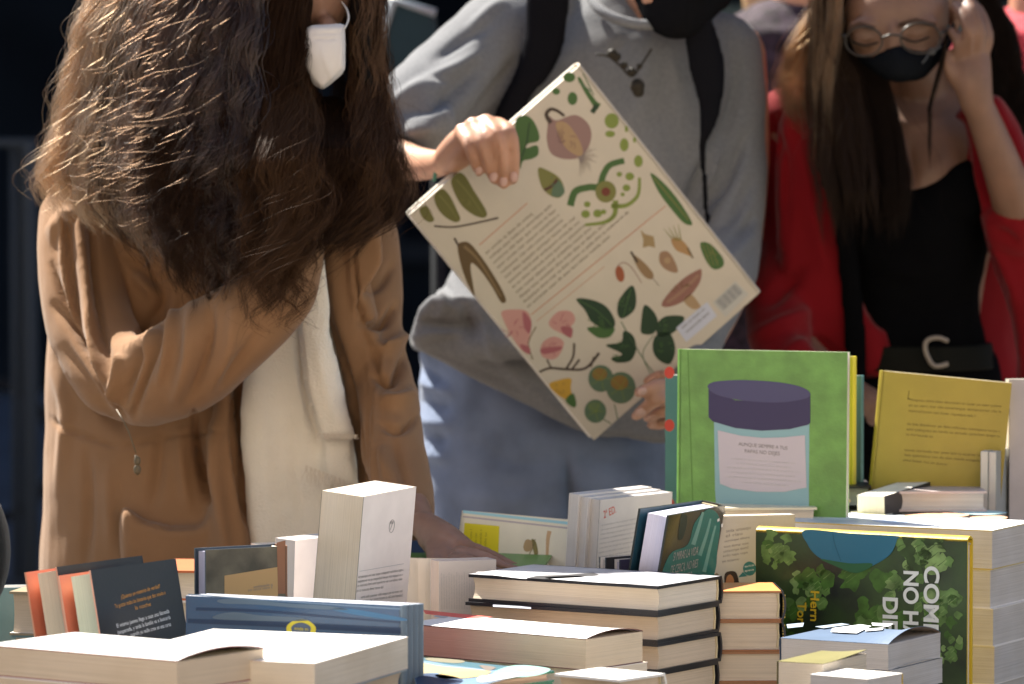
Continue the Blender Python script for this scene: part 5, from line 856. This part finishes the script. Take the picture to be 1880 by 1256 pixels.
# ------------------------------------------------------------------ woman in the red blazer
def red_woman():
    D = 7.05; b = MB()
    b.ball(at(1642, -40, D-.1), (.080, .098, .098)); rings(b, [(-60, 1560, 1722, D-.13, .085), (0, 1546, 1740, D-.17, .075), (45, 1548, 1740, D-.18, .07), (90, 1560, 1728, D-.18, .066), (125, 1595, 1708, D-.19, .052), (146, 1630, 1690, D-.2, .03)], 36, 2.1)
    b.ball(at(1641, 72, D-.244), (.010, .014, .028)); b.ball(at(1592, 48, D-.236), (.026, .012, .012)); b.ball(at(1690, 44, D-.236), (.026, .012, .012)); b.ball(at(1590, 70, D-.236), (.017, .012, .012)); b.ball(at(1678, 62, D-.238), (.017, .012, .012))
    limb(b, [(1650, 80, D-.08, 58), (1690, 170, D-.04, 58), (1700, 250, D-.02, 70)]); b.ball(at(1752, 20, D-.1), (.01, .02, .03))
    rings(b, [(150, 1590, 1790, D, .06), (200, 1480, 1840, D, .09), (260, 1460, 1850, D-.01, .11), (330, 1470, 1840, D-.02, .125), (400, 1480, 1830, D-.02, .12), (600, 1520, 1800, D, .1), (760, 1490, 1840, D, .12)])
    limb(b, [(1440, 250, D, 58), (1430, 420, D, 46), (1440, 600, D-.1, 38), (1560, 720, D-.25, 30)]); limb(b, [(1560, 720, D-.25, 30), (1610, 745, D-.3, 26)])
    for k in range(5): limb(b, [(1600, 735+k*9, D-.3, 11), (1640, 742+k*10, D-.33, 10), (1665, 752+k*9, D-.33, 8.5)], 10)
    limb(b, [(1850, 250, D, 58), (1880, 400, D-.1, 48), (1868, 385, D-.16, 44), (1845, 320, D-.2, 38), (1815, 240, D-.22, 32), (1795, 190, D-.23, 28)], 18)
    limb(b, [(1795, 195, D-.23, 30), (1786, 150, D-.23, 36), (1784, 110, D-.22, 36)], 16)
    for q in ([(1800, 110, D-.22, 14), (1812, 70, D-.23, 13), (1802, 30, D-.22, 12), (1785, 5, D-.2, 10)], [(1788, 105, D-.23, 14), (1797, 60, D-.245, 13), (1785, 20, D-.235, 12), (1768, -4, D-.21, 10)], [(1774, 105, D-.235, 14), (1780, 62, D-.25, 13), (1768, 30, D-.24, 12), (1752, 12, D-.22, 10)], [(1762, 115, D-.23, 12), (1760, 80, D-.24, 11), (1748, 58, D-.23, 10)], [(1770, 165, D-.23, 15), (1745, 130, D-.235, 13), (1738, 100, D-.23, 10)]): limb(b, q, 12)
    for x in (1560, 1740): limb(b, [(x, 820, D, 125), (x, 1500, D-.03, 70), (x, 2200, D, 44), (x, 2240, D-.02, 38)]); limb(b, [(x, 2240, D, 40), (x, 2250, D-.17, 28)])
    P = body('woman in a red blazer, glasses and black mask, one hand behind her ear', b, mat('skin_fair', (.18, .096, .062), .5, .4, var=.1, vscale=30, bump=.05, bscale=500, sss=.15), .004, 2,
             [([(1567, 72), (1590, 80), (1612, 74)], 3, -3), ([(1655, 64), (1680, 72), (1702, 64)], 3, -3), ([(1668, 260), (1676, 320), (1678, 345)], 9, -6), ([(1700, 330), (1730, 300), (1755, 270)], 26, 6), ([(1790, 60), (1788, 110)], 3, -2.5), ([(1776, 60), (1774, 110)], 3, -2.5), ([(1640, 215), (1680, 230), (1740, 215)], 10, 3)])
    for q in ([(1556, 50, D-.25), (1578, 42, D-.258), (1606, 50, D-.258)], [(1650, 44, D-.258), (1682, 36, D-.258), (1718, 44, D-.245)]): 
        t = MB()
        for k in range(5): t.tube([at(x, y+k*1.3, d) for x, y, d in q], [.0012, .0022, .0012], 6)
        t.build('eyebrow', mat('brow_brown', (.06, .032, .02), .8, .2), P, True)
    for q in ([(1564, 76, D-.249), (1588, 84, D-.254), (1612, 78, D-.252)], [(1654, 68, D-.252), (1680, 77, D-.254), (1706, 68, D-.247)]): t = MB(); t.tube(catmull([at(*p) for p in q], 5), .0016, 6); t.build('eyelash', mat('lash_black', (.01, .008, .006), .8, .2), P, True)
    # glasses
    g = MB()
    for cx, cy, rx, ry in ((1586, 76, 34, 27), (1690, 70, 37, 28)): g.tube([at(cx+rx*math.cos(a), cy+ry*math.sin(a), D-.278+.02*((cx+rx*math.cos(a)-1640)/90)**2) for a in np.linspace(0, 6.28, 30)], .0014, 8)
    g.tube(catmull([at(1619, 70, D-.278), at(1636, 64, D-.284), at(1654, 66, D-.278)], 5), .0018, 8); g.tube([at(1554, 68, D-.26), at(1534, 60, D-.2), at(1530, 50, D-.09)], .002, 8); g.tube([at(1727, 62, D-.26), at(1745, 52, D-.2), at(1752, 40, D-.09)], .002, 8)
    G = g.build('glasses', mat('frame_metal', (.025, .018, .012), .35, .4), P, True); lens = MB()
    gm = bpy.data.materials.new('lens'); gm.use_nodes = True; bb = gm.node_tree.nodes['Principled BSDF']; bb.inputs['Transmission Weight'].default_value = 1; bb.inputs['Roughness'].default_value = .02; bb.inputs['IOR'].default_value = 1.06
    for cx, cy, rx, ry in ((1586, 76, 32, 25), (1690, 70, 35, 26)): lens = MB(); ps = [at(cx+rx*math.cos(a), cy+ry*math.sin(a), D-.278+.02*((cx-1640)/90)**2) for a in np.linspace(0, 6.28, 25)[:-1]]; lens.add(ps, [tuple(range(24))]); lens.build('lens', gm, G)
    m = MB(); pillow(m, [(1560, 98), (1590, 98), (1622, 88), (1643, 78), (1666, 84), (1715, 80), (1742, 50), (1756, 34), (1752, 70), (1738, 100), (1714, 128), (1694, 146), (1660, 152), (1632, 150), (1606, 134), (1580, 116)], lambda x, y: D-.228+((x-1650)/90)**2*.05, .03, 30, bulge=lambda x, y: .014*math.exp(-((x-1650)/26)**2))
    K = garment('face_mask', m, fabric('mask_black2', (.006, .007, .009), bump=.1, sheen=0), P, .003, 3)
    w = MB(); w.tube(catmull([at(1693, 116, D-.262), at(1700, 108, D-.26), at(1706, 98, D-.257), at(1716, 94, D-.25), at(1728, 84, D-.24)], 4), .0012, 6); w.ball(at(1711, 94, D-.259), (.005, .0015, .005)); w.build('mask_emblem', mat('emblem_grey', (.06, .062, .066), .6, .3), K, True)
    blk = fabric('black_top', (.003, .003, .0035), bump=.2, sheen=0, rough=.98); s = MB()
    rings(s, [(345, 1490, 1800, D-.03, .118), (380, 1484, 1815, D-.03, .135), (430, 1486, 1820, D-.03, .137), (520, 1520, 1800, D-.02, .122), (620, 1520, 1806, D-.02, .125), (700, 1500, 1830, D-.02, .135)], 40); pillow(s, [(1640, 352), (1676, 342), (1720, 324), (1758, 298), (1790, 300), (1800, 400), (1640, 420)], D-.125, .03, 30)
    garment('black_top', s, blk, P, .005, 4, [([(1600, 480), (1700, 500), (1780, 470)], 22, 6), ([(1620, 560), (1700, 580), (1790, 550)], 16, -5)], noise=3, seed=31)
    red = fabric('red_wool', (.15, .003, .006), weave=500, bump=.25, var=.1, sheen=.12); c = MB()
    rings(c, [(90, 1560, 1790, D+.05, .05), (130, 1480, 1850, D+.03, .07), (190, 1415, 1890, D+.03, .085), (300, 1400, 1900, D+.03, .095), (450, 1420, 1890, D+.04, .1), (600, 1440, 1880, D+.05, .1), (760, 1420, 1900, D+.05, .12)], 44)
    limb(c, [(1448, 215, D, 62), (1440, 330, D-.02, 54), (1448, 450, D-.05, 54), (1430, 560, D-.12, 62), (1450, 660, D-.2, 56), (1540, 720, D-.25, 44)], 22)
    limb(c, [(1850, 220, D, 62), (1876, 330, D-.02, 58), (1892, 430, D-.09, 60), (1872, 425, D-.14, 54), (1862, 400, D-.16, 50)], 22)
    pillow(c, [(1440, 190), (1500, 160), (1530, 240), (1545, 340), (1560, 450), (1590, 560), (1630, 600), (1640, 640), (1632, 700), (1560, 690), (1480, 660), (1430, 500), (1420, 300)], lambda x, y: D-.125, .03, 30)
    pillow(c, [(1752, 215), (1770, 230), (1778, 320), (1800, 420), (1840, 540), (1866, 660), (1870, 720), (1900, 720), (1920, 400), (1850, 190), (1790, 180)], D-.125, .03, 26)
    garment('blazer', c, red, P, .005, 5, [([(1410, 230), (1440, 300), (1440, 420)], 14, -12), ([(1500, 200), (1530, 330), (1560, 470), (1620, 600)], 7, -10), ([(1470, 260), (1490, 380), (1520, 500)], 14, 10), ([(1400, 560), (1440, 530), (1480, 490)], 14, -14), ([(1380, 620), (1440, 590), (1490, 570)], 12, 10), ([(1460, 600), (1520, 640), (1560, 690)], 12, -10), ([(1790, 300), (1820, 430), (1870, 560)], 9, 9), ([(1770, 260), (1800, 400), (1850, 540)], 7, -9), ([(1830, 420), (1870, 450)], 10, -9), ([(1440, 650), (1500, 610)], 12, 8)], noise=4, nscale=.07, seed=33)
    t = MB(); rings(t, [(640, 1505, 1825, D-.02, .128), (700, 1490, 1840, D-.01, .14), (900, 1470, 1860, D, .15), (1000, 1465, 1865, D, .14)], 40)
    for x in (1560, 1750): limb(t, [(x, 950, D, 120), (x, 1500, D-.02, 88), (x, 2150, D, 66), (x, 2215, D, 70)], 20)
    garment('trousers', t, fabric('black_trousers', (.003, .003, .004), bump=.2, sheen=0, rough=.98), P, .007, 4)
    for x in (1560, 1740): t = MB(); limb(t, [(x, 2240, D, 55), (x, 2250, D-.18, 42)]); garment('shoe', t, mat('shoe_black', (.02, .02, .02), .4, .4), P, .006, 2)
    t = MB(); rings(t, [(628, 1512, 1820, D-.025, .134), (650, 1508, 1824, D-.025, .137), (672, 1505, 1828, D-.025, .138)], 48, 2.3); W = t.build('belt', mat('belt_leather', (.006, .006, .004), .7, .08), P, True)
    t = MB(); t.tube(catmull([at(1740, 626, D-.168), at(1722, 620, D-.172), at(1704, 624, D-.172), at(1698, 636, D-.172), at(1703, 655, D-.172), at(1716, 672, D-.172), at(1740, 668, D-.168)], 5), .0032, 10); t.build('buckle', mat('buckle_metal', (.22, .18, .14), .3, .6), W, True)
    m = MB(); pillow(m, [(1520, 240), (1552, 240), (1562, 330), (1572, 430), (1586, 560), (1592, 700), (1558, 700), (1545, 560), (1532, 420), (1522, 320)], D-.162, .008, 10)
    me = voxel(m, .004, 3); me.materials.clear(); me.materials.append(blk); o = bpy.data.objects.new('bag_strap', me); COL.objects.link(o); bag = MB(); rings(bag, [(700, 1450, 1640, D-.1, .05), (720, 1430, 1650, D-.1, .07), (900, 1430, 1650, D-.1, .07)], 24)
    Bg = empty('shoulder_bag', Matrix.Translation(at(1540, 800, D-.1))); tag(Bg, 'black shoulder bag whose strap crosses the red blazer', 'bag'); o.parent = Bg; o.matrix_parent_inverse = Bg.matrix_world.inverted(); o.name = 'strap'
    q = bag.build('bag_body', blk, None, True); q.parent = Bg; q.matrix_parent_inverse = Bg.matrix_world.inverted()
    # long straight hair, parted, falling over one shoulder and behind the other
    h = MB(); h.ball(at(1642, -70, D-.06), (.092, .115, .1)); rings(h, [(-60, 1500, 1580, D-.06, .07), (60, 1500, 1552, D-.12, .05), (150, 1490, 1620, D-.12, .05), (230, 1494, 1650, D-.15, .045), (320, 1506, 1662, D-.16, .035), (390, 1540, 1650, D-.165, .02)], 30); rings(h, [(-60, 1720, 1790, D-.02, .06), (60, 1800, 1860, D+.02, .06), (180, 1810, 1880, D+.04, .06), (300, 1830, 1880, D+.05, .04)], 24)
    Hh = garment('hair', h, HAIRD, P, .006, 3, noise=8, nscale=.03, seed=14)
    dk = mat('hair_dark', (.010, .0055, .0035), .55, .08); li = hair_mat('hair_sunlit_caramel', (.06, .028, .011))  # the lighter strand colour stands in for sun on the left locks
    dd = lambda s, l, y: D-.16-.04*l-.04*np.clip((y-150)/200, 0, 1)
    LL = [(-60, 1510), (0, 1496), (150, 1488), (300, 1496), (420, 1520)]; RR = [(-60, 1560), (20, 1548), (60, 1552), (100, 1575), (140, 1622), (240, 1652), (330, 1668), (420, 1664)]
    a, r = hair_locks(130, 22, None, LL, RR, -70, lambda s, g: 395+g.normal(0, 15), dd, None, wave=(4, 190), spread=4, fray=.25, seed=41, srange=(.1, 1)); strands('hair_strands', Hh, a, r, dk)
    md = mat('hair_mid_brown', (.018, .009, .0045), .5, .12); a, r = hair_locks(46, 22, None, LL, RR, -70, lambda s, g: 370+g.normal(0, 25), lambda s, l, y: dd(s, l, y)-.03, None, wave=(4, 190), spread=5, fray=.3, seed=48, srange=(.0, .65)); strands('hair_strands', Hh, a, r, md)
    a, r = hair_locks(20, 22, None, [(-60, 1500), (0, 1492), (150, 1492), (290, 1494)], [(-60, 1545), (60, 1540), (150, 1530), (290, 1520)], -70, lambda s, g: 262+g.normal(0, 24), lambda s, l, y: D-.20-.04*l, None, wave=(4, 200), spread=4, fray=.3, seed=42); strands('hair_strands', Hh, a, r, li)
    a, r = hair_locks(40, 22, None, [(0, 1500), (90, 1450), (160, 1425), (260, 1470)], [(0, 1530), (90, 1510), (160, 1495), (260, 1510)], 0, lambda s, g: 215+g.normal(0, 22), lambda s, l, y: D-.14-.03*l, None, wave=(6, 120), spread=6, fray=.5, seed=43, curlend=.4); strands('hair_strands', Hh, a, r, li)
    a, r = hair_locks(60, 20, None, [(-60, 1740), (60, 1800), (180, 1815), (300, 1835)], [(-60, 1800), (60, 1860), (180, 1890), (300, 1885)], -60, lambda s, g: 290+g.normal(0, 18), lambda s, l, y: D-.03-.04*l, None, wave=(8, 90), spread=6, fray=.6, seed=44); strands('hair_strands', Hh, a, r, dk)
    a, r = hair_locks(3, 16, None, [(60, 1738), (130, 1722), (200, 1702), (285, 1704)], [(60, 1742), (130, 1728), (200, 1708), (285, 1712)], 60, lambda s, g: 285, lambda s, l, y: D-.24+0*y, None, wave=(2, 120), spread=2, fray=.1, seed=45); strands('hair_strands', Hh, a, r, dk)
red_woman()
# ------------------------------------------------------------------ people and things further off
def passer_by(label, px, d, h, coat_m, sleeve_m, hair_m, leg_m, scarf_m=None, rz=0):
    """standing figure about h metres tall, feet on the pavement below the point px at depth d"""
    x0 = at(px, 600, d).x; k = h/1.75; Z = Matrix.Translation((x0, d, 0))@Matrix.Rotation(rz, 4, 'Z')@Matrix.Scale(k, 4); b = MB(); V = lambda x, y, z: Z@Vector((x, y, z)); s = k
    b.ball(V(0, -.01, 1.62), (.075*s, .095*s, .115*s)); b.ball(V(0, -.105, 1.61), (.012, .02, .02)); b.tube([V(0, 0, 1.55), V(0, .01, 1.40)], [.055*s, .07*s]); b.tube([V(0, .01, 1.44), V(0, 0, 1.3), V(0, 0, 1.1), V(0, 0, .92)], [(.07*s, .1*s), (.1*s, .18*s), (.09*s, .14*s), (.1*s, .17*s)], 20)
    for q in (-1, 1): b.tube([V(.18*q, .01, 1.38), V(.24*q, .02, 1.12), V(.25*q, -.1, .9)], [.05*s, .04*s, .028*s]); b.tube([V(.25*q, -.1, .9), V(.25*q, -.13, .82)], [.035*s, .02*s]); b.tube([V(.09*q, 0, .93), V(.1*q, 0, .5), V(.1*q, .02, .06)], [.085*s, .055*s, .04*s]); b.tube([V(.1*q, .03, .04), V(.1*q, -.14, .035)], [.04*s, .032*s])
    P = body(label, b, SKIN, .009, 3)
    c = MB(); c.tube([V(0, .02, 1.47), V(0, .01, 1.42), V(0, 0, 1.3), V(0, 0, 1.1), V(0, 0, .85)], [(.06*s, .07*s), (.10*s, .17*s), (.135*s, .215*s), (.125*s, .18*s), (.14*s, .2*s)], 26); garment('jacket', c, coat_m, P, .009, 4, noise=10, nscale=.09, seed=int(px))
    for q in (-1, 1): c = MB(); c.tube([V(.15*q, .01, 1.42), V(.2*q, .01, 1.38), V(.255*q, .02, 1.12), V(.26*q, -.09, .92)], [.05*s, .075*s, .06*s, .045*s], 20); garment('sleeve', c, sleeve_m, P, .009, 4, noise=8, nscale=.06, seed=int(px)+q)
    for q in (-1, 1): c = MB(); c.tube([V(.09*q, 0, .93), V(.1*q, 0, .5), V(.1*q, .02, .08)], [.105*s, .075*s, .065*s]); garment('trouser_leg', c, leg_m, P, .009, 3)
    h_ = MB(); h_.ball(V(0, .02, 1.655), (.088*s, .11*s, .11*s)); h_.tube([V(0, .06, 1.62), V(0, .09, 1.4)], [.08*s, .05*s]); garment('hair', h_, hair_m, P, .009, 3, noise=10, nscale=.04)
    return P
pkm = fabric('coral_red_cloth', (.5, .05, .07)); pat = fabric('dark_patterned', (.03, .02, .03), var=.8, vscale=60); dk_ = fabric('dark_cloth', (.012, .012, .016))
blond = mat('hair_fair', (.45, .3, .16), .5, .3, bump=.8, bscale=80)
passer_by('fair haired passer-by in a dark patterned jacket with coral sleeves behind the red blazer', 1490, 8.2, 1.92, pat, pkm, blond, dk_, rz=.5)
passer_by('passer-by in a coral red jacket at the right edge of the crowd', 1925, 8.0, 1.9, pkm, pkm, mat('hair_mid', (.1, .06, .03), .6, .3, bump=.8, bscale=80), dk_, rz=-.3)
# teal canvas panel with a pale frame, barrier, green awning, dark bag
def thing(name, label, cat, p): return tag(empty(name, Matrix.Translation(p)), label, cat)
def local_build(mb, nm, m, r, smooth=False):
    o = mb.build(nm, m, None, smooth); o.parent = r; o.matrix_parent_inverse = r.matrix_world.inverted(); return o
d = 8.4; r = thing('display_easel', 'dark teal panel in a pale frame standing behind the curly hair', 'display board', at(745, 140, d)); r.matrix_world.translation.z = 0
q = [(722, 0), (800, 24), (815, 270), (690, 270), (690, 105)]; m = MB(); pillow(m, q, d, .01, 8, smooth=False); local_build(m, 'panel', fabric('teal_canvas', (.015, .032, .042)), r)
m = MB(); P_ = [at(x, y, d-.012) for x, y in q]; m.tube([P_[4], P_[0], P_[1]], .007, 8); m.tube([P_[4], P_[3]], .006, 8); local_build(m, 'frame', mat('pale_metal', (.22, .27, .32), .35, .6), r, True)
for x in (700, 805): m = MB(); a = at(x, 260, d); m.tube([a, Vector((a.x, a.y, .005))], .012, 8); local_build(m, 'leg', mat('dark_leg', (.01, .012, .015), .8, .1), r, True)
d = 11.5; r = thing('crowd_barrier', 'blurred grey metal crowd barrier at the far left', 'barrier', at(-60, 600, d)); r.matrix_world.translation.z = 0; bm_ = mat('barrier_metal', (.035, .042, .052), .8, .1)
m = MB(); a, b2 = at(-420, 262, d), at(52, 262, d); m.tube([a+Vector((0, 0, -.9)), a, b2, b2+Vector((0, 0, -1.25))], .022, 10); m.tube([a+Vector((0, 0, -1.0)), b2+Vector((0, 0, -1.0))], .02, 10); local_build(m, 'frame', bm_, r, True)
for k in range(9): m = MB(); p = a.lerp(b2, (k+.5)/9); m.tube([p, p+Vector((0, 0, -1.0))], .009, 8); local_build(m, 'bar', bm_, r, True)
m = MB(); m.box((b2.x-.03, d-.3, .005), (b2.x+.03, d+.3, .03)); m.tube([b2+Vector((0, 0, -1.25)), Vector((b2.x, b2.y, .02))], .02, 8); local_build(m, 'foot', bm_, r)
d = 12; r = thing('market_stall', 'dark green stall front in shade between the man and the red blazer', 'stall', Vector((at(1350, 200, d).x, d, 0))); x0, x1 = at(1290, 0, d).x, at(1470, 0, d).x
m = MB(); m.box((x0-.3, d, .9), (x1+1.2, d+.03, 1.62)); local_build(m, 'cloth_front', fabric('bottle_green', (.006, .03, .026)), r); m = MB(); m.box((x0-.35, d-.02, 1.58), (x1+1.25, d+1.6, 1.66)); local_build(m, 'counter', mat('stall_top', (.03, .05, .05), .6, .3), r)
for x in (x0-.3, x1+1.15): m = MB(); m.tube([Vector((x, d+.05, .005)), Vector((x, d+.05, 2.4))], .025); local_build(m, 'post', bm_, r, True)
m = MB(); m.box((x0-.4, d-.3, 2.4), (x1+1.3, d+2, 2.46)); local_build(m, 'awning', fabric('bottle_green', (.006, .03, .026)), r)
# bicycle wheel shape and bag at left
r = thing('bicycle_wheel', 'blurred dark bicycle wheel leaning at the far left in shade', 'wheel', at(-30, 830, 12.5)); c0 = at(-30, 830, 12.5); m = MB(); m.tube([c0+Vector((.17*math.cos(a), .03, .17*math.sin(a))) for a in np.linspace(0, 6.28, 40)], .014, 8); local_build(m, 'tyre', mat('tyre_black', (.008, .008, .01), .8, .2), r, True)
c0 = at(-62, 1010, 5.3); m = MB(); m.ball(c0, (.047, .05, .075)); m.tube([c0+Vector((0, 0, -.05)), Vector((c0.x, c0.y, TZ+.001))], [.03, .045]); me = voxel(m, .004, 6); me.materials.clear(); me.materials.append(fabric('dark_pouch', (.006, .007, .008))); me.polygons.foreach_set('use_smooth', [True]*len(me.polygons))
o = bpy.data.objects.new('pouch', me); COL.objects.link(o); tag(o, 'black cloth pouch on the left end of the table', 'pouch')
